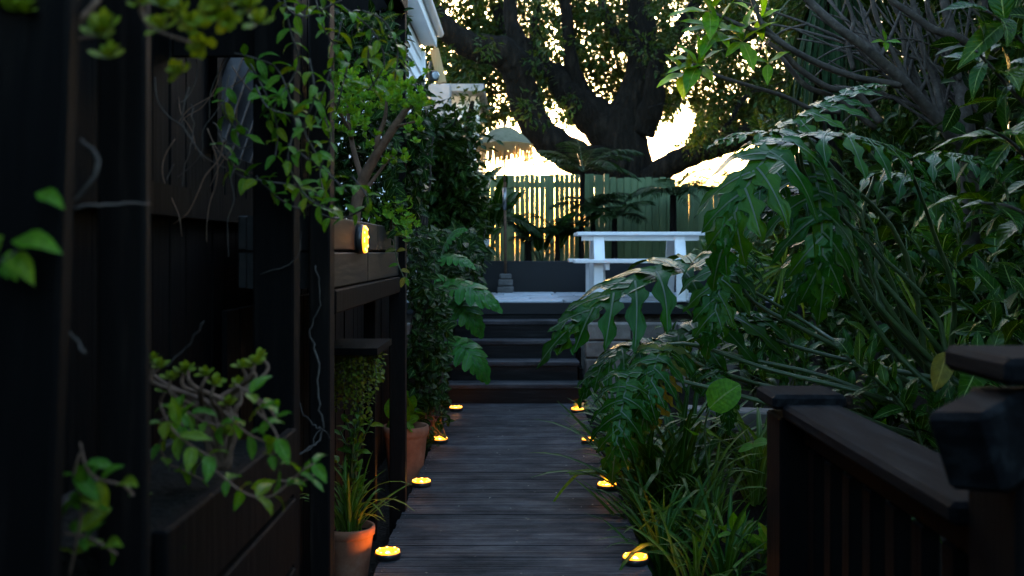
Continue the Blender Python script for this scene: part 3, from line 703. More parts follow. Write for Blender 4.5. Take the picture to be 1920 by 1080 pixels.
b = MB(); b.box((.865, 1.83, 1.055), (.15, .13, .15), Matrix.Rotation(-.30, 3, 'Y') @ Matrix.Rotation(.5, 3, 'Z'), 0, .012); b.build('rail_end', M['rail'], rl)

# ================================================================== LIGHTS ON THE BOARDWALK
def make_lamp(label, group):
    o = thing('path_light', label, 'light', (0, 0, 0), group)
    b = MB(); b.lathe([(0, 0), (.056, 0), (.060, .006), (.060, .018), (.058, .024), (.056, .026), (.050, .0265), (0, .0265)], n=28); b.build('housing', M['plastic'], o, True)
    b = MB(); b.lathe([(.0555, .027), (.054, .0335), (.041, .0335), (.039, .029)], n=28); b.build('ring_lens', M['ring'], o, True)
    b = MB(); b.lathe([(.0385, .0295), (.036, .031), (0, .031)], n=24); b.build('panel', M['amber'], o)
    for k in range(8):
        w = 2 * PI * k / 8 + .2; b = MB(); b.lathe([(.0055, -.002), (.0045, .003), (0, .0045)], (.0475 * math.cos(w), .0475 * math.sin(w), .0335), 8); b.build('bulb', M['led'], o, True)
    l = bpy.data.lights.new('led_light', 'POINT'); l.energy = .042; l.color = (1, .36, .05); l.shadow_soft_size = .01
    lo = bpy.data.objects.new('led_light', l); C.objects.link(lo); lo.parent = o; lo.location = (0, 0, .041)
    return o
def dup(root, loc, rot=None, label=None, group=None):
    r = root.copy(); C.objects.link(r); r.location = loc
    if rot is not None: r.rotation_euler = rot
    if label: r['label'] = label
    if group: r['group'] = group
    for ch in list(root.children):
        c = ch.copy(); C.objects.link(c); c.parent = r
    return r
GLT = 'round solar lights set on the boardwalk edges'
LP = [('nearest lit round light on the left edge of the boardwalk beside the big pot', 727, 1046), ('lit round light on the left edge at the foot of the brown post', 790, 911),
      ('lit round light on the left edge beside the second pot', 825, 830), ('farthest lit round light on the left by the bottom step', 855, 770),
      ('nearest lit round light on the right edge of the boardwalk', 1191, 1056), ('lit round light on the right edge near the bent green stalk', 1138, 917),
      ('lit round light on the right edge below the drooping big leaves', 1105, 831), ('farthest lit round light on the right under a yellow leaf', 1083, 773)]
lamp0 = make_lamp(LP[0][0], GLT)
for i, (lb, px, py) in enumerate(LP):
    Y = H * F / (py - VY); p = P(px, py, Y); p.z = .001
    p.x = max(-.600, min(.535, p.x))
    if i == 0: lamp0.location = p
    else: dup(lamp0, p, (0, 0, R_.uniform(0, 1)), lb)
wl = dup(lamp0, (-.6445, 3.98, 1.45), (0, PI / 2, -.01), 'lit round light fixed upright on the side of the planter box', 'round light on the planter box')
for ch in wl.children:
    if ch.type == 'LIGHT': ch.data = ch.data.copy(); ch.data.energy = .006

# ================================================================== POTS
def pot(name, label, c, r, h, m, group):
    o = thing(name, label, 'pot', c, group); c = Vector(c)
    b = MB(); b.lathe([(0, 0), (r * .70, 0), (r * .72, .01), (r * .93, h * .80), (r * .95, h * .82), (r * 1.0, h * .84), (r * 1.02, h * .92), (r * 1.0, h * .99), (r * .97, h), (r * .90, h * .99), (r * .87, h * .9), (r * .86, h * .84)], c, 36)
    b.build('body', m, o, True)
    b = MB(); b.lathe([(r * .865, h * .86), (r * .5, h * .88), (0, h * .885)], c, 20); b.build('soil', M['soil'], o, True)
    return o
GPOT = 'clay pots on the left of the boardwalk'
pot('flower_pot', 'large terracotta pot lit orange, holding the strappy plant', (-.790, 4.66, -.13), .115, .25, M['terracotta'], GPOT)
pot('flower_pot', 'terracotta pot beside the boardwalk just beyond the brown post', (-.745, 6.55, -.12), .15, .38, M['terracotta'], GPOT)
pot('flower_pot', 'small red pot low at the left edge near the steps', (-.735, 8.05, -.12), .10, .18, M['redpot'], GPOT)

# ================================================================== PICNIC TABLE
pt = thing('picnic_table', 'white picnic table with attached benches standing on the terrace', 'table', (1.3, 11.0, TZ))
tx0, tx1 = .625, 1.99
for i in range(5):
    b = MB(); b.box(((tx0 + tx1) / 2, 10.72 + i * .142, TZ + .715), (tx1 - tx0, .136, .036), None, 0, .004); b.build('plank', M['white'], pt)
b = MB(); b.box(((tx0 + tx1) / 2, 10.74, TZ + .667), (tx1 - tx0 - .1, .03, .055)); b.build('apron', M['white'], pt)
for sy in (-1, 1):
    yc = 11.0 + sy * .58
    for q in (-.075, .075):
        b = MB(); b.box(((tx0 + tx1) / 2 - .02, yc + q, TZ + .42), (tx1 - tx0 + .06, .142, .036), None, 0, .004); b.build('bench_plank', M['white'], pt)
for x in (.86, 1.73):
    b = MB(); b.box((x + .06, 11.0, TZ + .37), (.04, 1.36, .08), None, 0, .004); b.build('crossbar', M['white'], pt)
    for sy in (-1, 1):
        pA, pB = Vector((x, 11 + sy * .26, TZ + .69)), Vector((x, 11 + sy * .52, TZ)); d = pB - pA
        b = MB(); b.box((pA + pB) / 2, (.115, .045, d.length), d.to_track_quat('Z', 'Y').to_matrix() @ Matrix.Rotation(0, 3, 'Z'), 0, .004); b.build('leg', M['white'], pt)
for x in (.80, 1.66):
    for sy in (-1, 1):
        b = MB(); b.box((x + .03, 11 + sy * .62, TZ + .20), (.10, .04, .40), None, 0, .004); b.build('bench_leg', M['white'], pt)

# ================================================================== UMBRELLA
UB = Vector((P(948, 0, 12.62).x, 12.62, TZ))
um = thing('garden_umbrella', 'small domed garden umbrella with straw fringe on a stacked block base', 'umbrella', UB)
for i, (w, h, z) in enumerate(((.20, .085, 0), (.185, .085, .087), (.15, .07, .174))):
    b = MB(); b.box(UB + Vector((0, 0, z + h / 2)), (w, w, h - .004), Matrix.Rotation(.06 * (i - 1), 3, 'Z'), 0, .014); b.build('base_block', M['concrete'], um)
ztop = P(0, 237, 12.62).z
b = MB(); b.tube([UB + Vector((0, 0, .24)), UB + Vector((-.01, 0, 1.4))], .018, 10); b.build('pole', M['redbark'], um, True)
b = MB(); b.tube([UB + Vector((-.01, 0, 1.05)), UB + Vector((-.012, 0, 1.33))], .024, 12); b.build('sleeve', M['steel'], um, True)
b = MB(); b.tube([UB + Vector((-.012, 0, 1.33)), (UB.x - .015, UB.y, ztop + .03)], .012, 10); b.build('upper_pole', M['redbark'], um, True)
b = MB(); nr, ns = 7, 48; vs = []; cx = UB.x - .015
for i in range(nr + 1):
    t = i / nr
    for k in range(ns):
        w = 2 * PI * k / ns; sc_ = abs(math.sin(w * 4)) ; r = .365 * t * (1 - .035 * sc_ * t)
        z = ztop - .215 * (t ** 1.9) - .028 * t * (1 - sc_) * (t > .5) - .012 * sc_ * t
        vs.append((cx + r * math.cos(w), UB.y + r * math.sin(w), z))
b.add(vs, [(i * ns + k, i * ns + (k + 1) % ns, (i + 1) * ns + (k + 1) % ns, (i + 1) * ns + k) for i in range(nr) for k in range(ns)])
b.build('canopy', M['cloth'], um, True)
b = MB(); rr = random.Random(4)
for ring, (rad, n, z0, ln) in enumerate(((.362, 190, ztop - .232, .30), (.345, 150, ztop - .22, .18), (.25, 60, ztop - .15, .24))):
    for k in range(n):
        w = 2 * PI * k / n + rr.uniform(-.01, .01); L = ln * rr.uniform(.25, 1.1); x, yv = cx + rad * math.cos(w), UB.y + rad * math.sin(w)
        tx, ty = -math.sin(w) * .0058, math.cos(w) * .0058; sx, sy = rr.uniform(-.012, .012), rr.uniform(-.012, .012)
        b.add([(x - tx, yv - ty, z0), (x + tx, yv + ty, z0), (x + tx + sx, yv + ty + sy, z0 - L), (x - tx + sx, yv - ty + sy, z0 - L)], [(0, 1, 2, 3)])
o = b.build('fringe', M['fringe'], um); o['kind'] = 'stuff'
for k in range(8):
    w = 2 * PI * k / 8; b = MB(); b.tube([(cx, UB.y, ztop - .26), (cx + .2 * math.cos(w), UB.y + .2 * math.sin(w), ztop - .12)], .005, 5); b.build('rib', M['redbark'], um)
b = MB(); b.lathe([(0, -.02), (.016, -.01), (.02, .02), (.008, .05), (.012, .065), (0, .085)], (cx, UB.y, ztop), 10); b.build('finial', M['redbark'], um, True)

# white openwork ball on a stake, small spotlight
ob = thing('ball_ornament', 'white openwork ball ornament on a thin stake in front of the fence', 'ornament', P(906, 490, 13.2))
pc = P(906, 453, 13.2); b = MB(); me = bpy.data.meshes.new('tmp')
import bmesh
bm = bmesh.new(); bmesh.ops.create_icosphere(bm, subdivisions=2, radius=.088)
for e in bm.edges: b.tube([pc + e.verts[0].co, pc + e.verts[1].co], .0065, 4, 0, False)
bm.free(); b.build('lattice', M['white'], ob)
b = MB(); b.lathe([(.06 * math.sin(a), -.06 * math.cos(a)) for a in [PI * i / 8 for i in range(9)]], pc, 14); b.build('globe', M['white'], ob, True)
b = MB(); b.tube([P(906, 500, 13.2) - Vector((0, 0, .05)), pc - Vector((0, 0, .085))], .006, 6); b.build('stake', M['steel'], ob)
sp = thing('garden_spotlight', 'small unlit garden spotlight with glassy lens under the big leaves', 'light', P(1288, 800, 5.9))
pc = P(1288, 779, 5.9); Rx = Matrix.Rotation(PI / 2 - .2, 3, 'X')
b = MB(); b.lathe([(0, -.06), (.02, -.06), (.026, -.03), (.028, .0), (.024, .004)], pc, 16, 0, Rx); b.build('housing', M['plastic'], sp, True)
b = MB(); b.lathe([(.0235, .002), (.015, .006), (0, .008)], pc, 16, 0, Rx); b.build('lens', M['lens'], sp, True)
b = MB(); b.tube([pc + Vector((0, .02, -.02)), pc + Vector((0, .03, -.45))], .007, 6); b.build('spike', M['plastic'], sp)

# ================================================================== BIG TREE BEHIND THE FENCE
TY = 19.0
bt = thing('tree', 'huge spreading tree with thick forking limbs behind the green fence', 'tree', (P(1175, 0, TY).x, TY, -.2))
tb = MB(); pxm = TY / F
def limb(mb, pts, rad, n=12, sub=5, wob=.0):
    ps = spline([P(a, b_, TY + dy) for (a, b_, dy) in pts], sub); rs = lerp_list([q * pxm for q in rad], len(ps))
    if wob: rs = [q * (1 + wob * math.sin(i * 1.9)) for i, q in enumerate(rs)]
    mb.tube(ps, rs, n); return ps
trunkp = [(1172, 640, 0), (1172, 480, 0), (1172, 360, 0), (1172, 290, 0), (1170, 235, 0), (1200, 150, .1), (1205, 60, .2), (1190, -80, .3), (1220, -260, .3)]
limb(tb, trunkp, [90, 74, 58, 48, 39, 31, 26, 21, 14], 16, 5, .03)
tb.build('trunk', M['bark'], bt, True)
kc = P(1208, 236, TY - .34); b = MB(); b.tube([kc + Vector((.10 * math.cos(2 * PI * k / 14), -.03 * math.cos(2 * PI * k / 14), .13 * math.sin(2 * PI * k / 14))) for k in range(15)], [.022 + .006 * (k % 3) for k in range(15)], 7); b.build('knot', M['bark'], bt, True)
LIMBS = [
    ([(1160, 318, -.2), (1090, 300, -.4), (1020, 255, -.6), (985, 195, -.7), (972, 140, -.8), (945, 100, -.9), (880, 85, -1.1), (825, 40, -1.2), (780, -40, -1.3)], [40, 33, 30, 28, 28, 30, 24, 19, 11]),
    ([(972, 150, -.8), (985, 100, -.7), (960, 50, -.6), (950, -30, -.5), (900, -160, -.5)], [22, 18, 14, 12, 8]),
    ([(1165, 270, .1), (1120, 225, .2), (1080, 190, .3), (1050, 150, .4), (1020, 130, .5), (960, 90, .7), (930, 10, .9)], [46, 40, 34, 27, 21, 15, 9]),
    ([(1110, 215, .2), (1075, 130, .2), (1065, 60, .1), (1055, -30, 0), (1030, -150, 0)], [16, 14, 11, 10, 7]),
    ([(1200, 245, -.1), (1225, 190, -.3), (1232, 120, -.4), (1290, 30, -.5), (1340, -60, -.5)], [30, 22, 16, 12, 8]),
    ([(1215, 340, -.4), (1255, 310, -.6), (1310, 285, -.8), (1380, 262, -1.0), (1440, 236, -1.2), (1520, 215, -1.3), (1620, 150, -1.4)], [24, 22, 21, 20, 18, 14, 8]),
    ([(1235, 150, .3), (1300, 110, .5), (1370, 90, .7), (1450, 40, .9)], [9, 7, 6, 4]),
    ([(1340, 272, -.9), (1370, 225, -.8), (1400, 180, -.6), (1480, 150, -.5)], [7, 5, 4, 3]),
    ([(1040, 140, .3), (1000, 70, .5), (1010, 0, .6), (1000, -120, .6)], [12, 9, 7, 5]),
    ([(1190, 100, .2), (1140, 40, .4), (1120, -40, .6)], [14, 10, 7]),
]
for pts, rad in LIMBS:
    b = MB(); limb(b, pts, rad, 12, 6, .06); b.build('limb', M['bark'], bt, True)
rt = random.Random(21); ms = []
def holes(x, yv):
    for (hx, hy, rx, ry) in ((1085, 262, 42, 26), (1252, 262, 20, 34), (1285, 225, 20, 34), (1360, 322, 90, 30), (930, 290, 60, 38), (1040, 268, 30, 18), (1430, 300, 30, 34)):
        if ((x - hx) / rx) ** 2 + ((yv - hy) / ry) ** 2 < 1: return True
    return False
clumps = []
while len(clumps) < 2500:
    x = rt.uniform(770, 1620); yv = 275 - 760 * rt.random() ** 1.6
    lim = (225 if x < 1010 else (205 if x < 1240 else 255)) + 18 * math.sin(x * .03) + 14 * math.sin(x * .071 + 1)
    if yv > lim: continue
    if holes(x, yv): continue
    clumps.append((x, yv, TY + (rt.uniform(.5, 3.2) if rt.random() < (.93 if (yv > 20 and 830 < x < 1260) else .84) else rt.uniform(-2.6, .2)), rt.uniform(12, 38)))
twigs = MB()
for (x, yv, Y, rad) in clumps:
    c = P(x, yv, Y); rr_ = rad * pxm; n = int(rad * (2.6 if yv > -60 else .7))
    for k in range(n):
        d = rdir(rt); q = c + d * rr_ * (rt.random() ** .45)
        px_ = VX + q.x * F / q.y; py_ = VY - (q.z - H) * F / q.y
        if holes(px_, py_) and rt.random() < .93: continue
        ms.append(frame(q, d * .7 + rdir(rt) * .8 + Vector((0, 0, -.35)), Vector((0, 0, 1)) + rdir(rt) * .8, rt.uniform(.085, .155)))
    if rt.random() < .5:
        e = c + Vector((rt.uniform(-.5, .5), rt.uniform(-.3, .3), rt.uniform(-.5, .3)))
        twigs.tube([c, (c + e) / 2 + rdir(rt) * .06, e], [.006, .012, .018], 4)
twigs.build('twig', M['bark'], bt)['kind'] = 'stuff'
merge('foliage', LV['tree'][0], ms, bt)

# further trees at the right and left, seen only as dark leafy masses
def back_tree(label, boxes, Y, trunk_px, n, size, seed, key='tree', spreadY=1.2, group='dark background trees'):
    r = random.Random(seed); o = thing('tree', label, 'tree', (P(trunk_px, 0, Y).x, Y, -.2), group); ms = []
    b = MB(); tx = P(trunk_px, 0, Y).x
    b.tube(spline([(tx, Y, -.3), (tx + .05, Y, 1.2), (tx - .05, Y, 2.4), P(trunk_px + 20, boxes[0][1], Y)], 5), lerp_list([.13, .1, .08, .03], 16), 9); b.build('trunk', M['bark'], o, True)
    tot = sum((q[2] - q[0]) * (q[3] - q[1]) for q in boxes)
    for (x0, y0, x1, y1) in boxes:
        m_ = int(n * (x1 - x0) * (y1 - y0) / tot / 22) + 1
        for _ in range(m_):
            c = P(r.uniform(x0, x1), r.uniform(y0, y1), Y + r.uniform(-spreadY, spreadY)); rad = r.uniform(.12, .42)
            for k in range(22):
                d = rdir(r); ms.append(frame(c + d * rad * r.random() ** .4, d + rdir(r) * .7 + Vector((0, 0, -.3)), Vector((0, 0, 1)) + rdir(r) * .8, size * r.uniform(.7, 1.25)))
    merge('foliage', LV[key][0], ms, o); return o
back_tree('dense dark tree filling the upper right behind the bare branches', [(1560, -80, 2250, 250), (1440, -80, 1600, 60), (1500, 120, 1900, 420)], 13.5, 1760, 30000, .14, 5)
back_tree('dark evergreen mass right of the lower fence behind the garden', [(1440, 230, 2100, 480)], 11.8, 1650, 17000, .13, 8)
back_tree('tall dark shrub left of the umbrella against the pale house', [(770, 225, 880, 480), (740, 260, 820, 400), (850, 350, 885, 470)], 11.4, 830, 5200, .12, 12, 'vine_dark', .5)
back_tree('slender loose tree in front of the pale neighbouring house', [(845, 190, 888, 300)], 14.2, 866, 220, .10, 15, 'tree', .4)

def side_tree(label, x, yy, ht, n, seed, z0=.4, rad=1.5):
    r = random.Random(seed); o = thing('tree', label, 'tree', (x, yy, -.1), 'dark trees along the right boundary'); ms = []
    b = MB(); b.tube(spline([(x, yy, -.2), (x + .1, yy, ht * .4), (x - .05, yy + .1, ht * .8)], 5), lerp_list([.12, .09, .04], 11), 9); b.build('trunk', M['bark'], o, True)
    for _ in range(n // 20):
        c = Vector((x + r.gauss(0, rad * .5), yy + r.gauss(0, rad * .5), r.uniform(z0, ht))); q = r.uniform(.2, .5)
        for k in range(20):
            d = rdir(r); ms.append(frame(c + d * q * r.random() ** .4, d + rdir(r) * .7 + Vector((0, 0, -.3)), Vector((0, 0, 1)) + rdir(r) * .8, r.uniform(.14, .24)))
    merge('foliage', LV['vine_dark'][0], ms, o)
side_tree('dark leafy tree at the right edge beyond the overhanging branch', 4.6, 8.8, 5.5, 6000, 201)
side_tree('dark leafy tree at the right edge behind the garden shrubs', 4.3, 5.8, 5.0, 5000, 202)
side_tree('unseen dark tree added outside the right edge to block side skylight', 3.9, 2.6, 4.8, 5000, 203)  # out of view, added to cut the skylight from the right
side_tree('dark leafy tree at the far right between fence and garden', 5.6, 11.5, 6.0, 6000, 204)
side_tree('unseen dark tree added behind the viewer at the right to block skylight', 3.6, -.8, 4.8, 4500, 205)  # added behind the camera, only shades the scene from the sky
hb = thing('sky_block_wall', 'unseen dark board wall added behind the viewer to block skylight', 'wall', (1, -3, -.2))  # added wall out of view, keeps sky light from behind off the timber
for i in range(30): b = MB(); b.box((-2.2 + i * .205, -3 + R_.uniform(-.004, .004), 1.05), (.198, .03, 2.5), None, 0, .004); b.build('board', M['brown'], hb)

# ================================================================== PLANTS BEHIND THE PLANTER WALL
def frond(mb, pts, n, ll, r, droop=.35):
    """leaf frames for one feather frond along a curve"""
    out = []; m = len(pts)
    for i in range(n):
        t = .12 + .88 * i / n; k = min(int(t * (m - 1)), m - 2); p = pts[k].lerp(pts[k + 1], t * (m - 1) - k); tg = (pts[k + 1] - pts[k]).normalized()
        sd_ = tg.cross(Vector((0, 0, 1)));
        if sd_.length < .05: sd_ = Vector((1, 0, 0))
        sd_.normalize()
        L = ll * (math.sin(PI * min(t * .85 + .12, 1)) ** .6) + .02
        for sg in (-1, 1):
            d = sd_ * sg + tg * .75 + Vector((0, 0, -droop)) + rdir(r) * .12
            out.append(frame(p, d, Vector((0, 0, 1)) + sd_ * sg * .3, L))
    return out
def palm(label, base, ht, nf, fl, seed, group, lean=0.0, trunk_r=.05, dirs=None, ll=.24, key='palm'):
    r = random.Random(seed); o = thing('palm', label, 'palm', base, group); base = Vector(base); top = base + Vector((lean, 0, ht))
    b = MB(); b.tube(spline([base - Vector((0, 0, .1)), base + Vector((lean * .3, 0, ht * .5)), top], 5), lerp_list([trunk_r * 1.2, trunk_r, trunk_r * .9], 11), 9); b.build('trunk', M['bark'], o, True)
    for i in range(nf):
        a = 2 * PI * i / nf + r.uniform(-.3, .3); el = r.uniform(.35, 1.1); L = fl * r.uniform(.75, 1.1)
        d = Vector((math.cos(a) * math.cos(el), math.sin(a) * math.cos(el) * .8, math.sin(el)))
        pts = []; p = Vector(top); dd = d.copy()
        for k in range(9):
            pts.append(p.copy()); p = p + dd * L / 8; dd = (dd + Vector((0, 0, -.17))).normalized()
        b = MB(); b.tube(pts, lerp_list([.009, .002], 9), 4)
        fo = b.build('frond', M['stem'], o)
        merge('leaflets' if False else 'leaflet_row', r.choice(LV[key]), frond(None, pts, 26, ll, r), fo)
    return o
GPL = 'feather palms behind the navy wall'
palm('feather palm with drooping fronds under the left tree limb', P(1090, 500, 13.7), 1.3, 11, .95, 31, GPL, .02, .035)
palm('low feather palm behind the umbrella pole', P(990, 500, 13.6), .35, 6, .6, 33, GPL)
palm('feather palm with upright dark trunk left of the picnic table', P(1152, 495, 13.5), .62, 9, .6, 35, GPL, 0, .04)
palm('feather palm half hidden at the far left of the navy wall', P(905, 500, 13.5), .6, 9, .9, 37, GPL)
palm('feather palm before the lower fence right of the table', P(1262, 495, 13.8), .95, 11, .8, 39, GPL)
palm('feather palm at the right end of the navy wall', P(1370, 495, 13.6), .9, 11, .8, 41, GPL)
palm('small dark feather palm in front of the glowing slits', P(1045, 495, 13.7), .4, 6, .55, 43, GPL, 0, .035)
palm('short feather palm beside the left end of the picnic table', P(1112, 495, 13.9), .75, 9, .65, 45, GPL, 0, .035)
def paddles(label, base, n, hmin, hmax, seed, group, key='paddle'):
    r = random.Random(seed); o = thing('paddle_plant', label, 'plant', base, group); base = Vector(base)
    for i in range(n):
        a = r.uniform(0, 2 * PI); tip = base + Vector((math.cos(a) * r.uniform(.05, .35), math.sin(a) * .12, r.uniform(hmin, hmax)))
        pts = spline([base, base.lerp(tip, .5) + Vector((0, 0, .06)), tip], 4)
        b = MB(); b.tube(pts, lerp_list([.012, .006], len(pts)), 5); b.build('stalk', M['stem'], o)
        link('leaf', r.choice(LV[key]), o, frame(tip, Vector((math.cos(a) * .6, -.1, .9)), Vector((-math.cos(a), -.8, .4)) + rdir(r) * .3, r.uniform(.32, .5)))
GPD = 'upright paddle-leaved plants by the fence'
paddles('paddle-leaved plant left of the umbrella pole', P(915, 500, 13.3), 10, .35, .95, 51, GPD)
paddles('paddle-leaved plant at the left edge of the fence', P(868, 500, 13.2), 9, .4, 1.1, 52, GPD)
paddles('paddle-leaved plant between the umbrella and the table', P(1015, 500, 13.9), 7, .2, .6, 53, GPD)

# ================================================================== PHILODENDRON AND THE RIGHT GARDEN
ph = thing('philodendron', 'huge split-leaf philodendron arching over the right of the boardwalk', 'plant', (2.3, 4.9, .3))
PHL = [  # leaf base pixel, tip pixel, distance at base, distance at tip, variant, which way the upper side faces, petiole bend points
    ((1312, 498), (1052, 640), 5.6, 5.3, 0, (-.15, -.55, 1), [(1400, 560, 5.7), (1490, 592, 5.7), (1640, 655, 5.5)]),
    ((1242, 648), (1205, 800), 5.2, 4.9, 1, (-.2, -1, .5), [(1360, 668, 5.2), (1490, 700, 5.2), (1700, 748, 5.0)]),
    ((1262, 640), (1500, 610), 5.5, 5.6, 3, (.0, -.5, 1), [(1400, 690, 5.4), (1600, 740, 5.2)]),
    ((1235, 640), (1095, 735), 5.5, 5.3, 3, (-.4, -.5, 1), [(1400, 680, 5.4), (1600, 735, 5.2)]),
    ((1490, 258), (1345, 500), 4.6, 4.3, 1, (-.5, -.9, .6), [(1560, 330, 4.8), (1650, 480, 5.0), (1740, 640, 5.0)]),
    ((1492, 250), (1352, 268), 4.7, 4.6, 2, (-.1, -.25, 1), [(1540, 320, 4.8), (1630, 470, 5.0), (1720, 640, 5.1)]),
    ((1500, 256), (1745, 330), 4.6, 4.4, 0, (.1, -.35, 1), [(1560, 340, 4.8), (1650, 480, 5.0), (1740, 640, 5.1)]),
    ((1495, 235), (1640, 165), 4.8, 4.9, 2, (-.2, -.5, 1), [(1560, 330, 4.9), (1660, 480, 5.1)]),
    ((1520, 300), (1540, 560), 4.9, 4.6, 3, (.0, -1, .4), [(1600, 400, 5.0), (1680, 560, 5.0)]),
    ((1600, 430), (1480, 570), 5.0, 4.8, 1, (-.4, -.8, .6), [(1650, 520, 5.0), (1720, 610, 5.0)]),
    ((1640, 330), (1800, 430), 5.0, 4.7, 1, (.2, -.6, .8), [(1660, 460, 5.0), (1720, 600, 5.0)]),
    ((1370, 470), (1330, 640), 5.4, 5.1, 3, (-.2, -.9, .5), [(1450, 540, 5.4), (1560, 640, 5.3)]),
    ((1180, 700), (1150, 880), 5.0, 4.8, 3, (-.2, -1, .4), [(1300, 690, 5.1), (1480, 740, 5.1)]),
    ((1330, 690), (1370, 800), 5.3, 5.1, 1, (.1, -1, .5), [(1420, 720, 5.3), (1560, 760, 5.2)]),
    ((1400, 600), (1470, 700), 5.6, 5.4, 0, (.1, -.7, .8), [(1480, 640, 5.5), (1600, 700, 5.3)]),
    ((1560, 350), (1420, 420), 5.3, 5.0, 0, (-.2, -.5, 1), [(1620, 450, 5.3), (1700, 600, 5.2)]),
    ((1700, 300), (1880, 330), 4.6, 4.2, 0, (.1, -.4, 1), [(1720, 420, 4.8), (1760, 580, 5.0)]),
    ((1500, 300), (1400, 400), 5.2, 5.0, 3, (-.3, -.7, .7), [(1560, 390, 5.2), (1650, 520, 5.2)]),
]
crown = P(1790, 760, 5.2)
for (a, t, Ya, Yt, vr, nm, bends) in PHL:
    pa, ptip = P(a[0], a[1], Ya), P(t[0], t[1], Yt); d = ptip - pa
    if vr in (0, 3) and PHL.index((a, t, Ya, Yt, vr, nm, bends)) % 2: vr = 5 if vr == 0 else 4
    ky = (.9, 1.5, .5, 1.0, 1.2, .9)[vr]
    # the mesh is bent over ky: turn it so that its chord points at the tip
    o = link('leaf', LV['philo'][vr], ph, frame(pa, d, Vector(nm), 1) @ Matrix.Rotation(ky * .48, 4, 'X') @ Matrix.Scale(d.length * 1.08, 4))
    rq = random.Random(int(a[0] * 7 + t[1])); cr = crown + Vector((rq.uniform(-.12, .3), rq.uniform(-.3, .3), rq.uniform(-.5, .12)))
    pts = spline([pa] + [P(q[0] + rq.uniform(-60, 45), q[1] + rq.uniform(-22, 22), q[2]) for q in bends] + [cr], 4)
    b = MB(); b.tube(pts, lerp_list([.007, .010, .013, .018], len(pts)), 7); b.build('petiole', M['stem'], ph, True)
o = link('leaf', LV['philoyellow'][0], ph, frame(P(1243, 655, 5.12), P(1215, 800, 4.9) - P(1243, 655, 5.12), Vector((-.1, -1, .4)), .44)); o['label'] = 'yellowing drooping leaf'
o = link('leaf', LV['yellow'][0], ph, frame(P(1775, 660, 4.6), P(1752, 735, 4.55) - P(1775, 660, 4.6), Vector((-.2, -1, .3)), .2)); o['label'] = 'yellow leaf'
b = MB(); b.tube(spline([(crown.x + .1, crown.y, -.1), (crown.x, crown.y, .3), crown + Vector((0, 0, .05))], 4), lerp_list([.07, .055, .035], 9), 9); b.build('trunk', M['bark'], ph, True)

def shrub(name, label, base, key, n, ht, spread, size, seed, group, cat='shrub', stemm='stem', up=.35, nst=7):
    r = random.Random(seed); o = thing(name, label, cat, base, group); base = Vector(base); fr = []
    for i in range(nst):
        a = 2 * PI * i / nst + r.uniform(-.4, .4); rr_ = spread * r.uniform(.3, 1)
        tip = base + Vector((math.cos(a) * rr_, math.sin(a) * rr_, ht * r.uniform(.6, 1.05)))
        pts = spline([base, base.lerp(tip, .5) + Vector((math.cos(a) * -.05, 0, ht * .12)), tip], 5)
        b = MB(); b.tube(pts, lerp_list([.011, .004], len(pts)), 5); b.build('stem', M[stemm], o, True)
        fr += stem_leaves(pts[2:], ht * nst * 1.0 / n * 1.05, size, r, .9, True, up)
    leaves(o, key, fr, 280, r); return o
GS = 'leafy shrubs in the right garden'
gz = lambda x, y: bedh(x, y)
def gb(px, Y): x = (px - VX) * Y / F; return (x, Y, gz(x, Y))
shrub('leafy_shrub', 'broad-leaved shrub at the right behind the nearer railing post', gb(1800, 6.2), 'ginger', 60, 1.15, .5, .26, 61, GS)
shrub('leafy_shrub', 'bright green shrub in the right garden beyond the yellow leaf', gb(1830, 7.4), 'bright', 50, 1.2, .5, .2, 62, GS)
shrub('leafy_shrub', 'low broad-leaved shrub above the far railing post', gb(1660, 5.6), 'ginger', 60, .65, .4, .2, 63, GS)
shrub('leafy_shrub', 'shrub tucked under the philodendron left of the railing', gb(1500, 6.4), 'ginger', 60, .7, .45, .2, 64, GS)
shrub('leafy_shrub', 'small shrub with bluish leaves beside the block edging', gb(1420, 7.4), 'vine_dark', 70, .75, .4, .15, 65, GS)
shrub('leafy_shrub', 'dense shrub in front of the right retaining wall', gb(1230, 8.9), 'vine_dark', 90, .55, .3, .11, 66, GS)
shrub('leafy_shrub', 'broad-leaved shrub at the far right edge of the photo', gb(1930, 5.0), 'ginger', 60, 1.0, .5, .26, 67, GS)
shrub('leafy_shrub', 'dark shrub behind the philodendron stalks', gb(1720, 8.0), 'ginger', 80, 1.25, .7, .24, 68, GS)
shrub('leafy_shrub', 'dark shrub beside the table end of the terrace', gb(1450, 9.0), 'ginger', 70, 1.3, .6, .22, 69, GS)
shrub('leafy_shrub', 'dark tall shrub filling the garden beyond the bare branches', gb(1900, 8.6), 'vine_dark', 110, 2.0, .8, .18, 70, GS)
shrub('leafy_shrub', 'low leafy shrub behind the railing balusters', gb(1640, 4.3), 'ginger', 50, .4, .35, .16, 71, GS)
shrub('leafy_shrub', 'low leafy plant by the far railing post foot', gb(1420, 4.6), 'bright', 36, .30, .3, .13, 72, GS)
shrub('leafy_shrub', 'leafy shrub right of the bare-branched tree trunk', gb(1880, 7.0), 'ginger', 80, 1.7, .5, .26, 73, GS)
shrub('leafy_shrub', 'mid-green shrub between the philodendron and the terrace', gb(1560, 8.2), 'vine_dark', 100, 1.0, .6, .16, 74, GS)

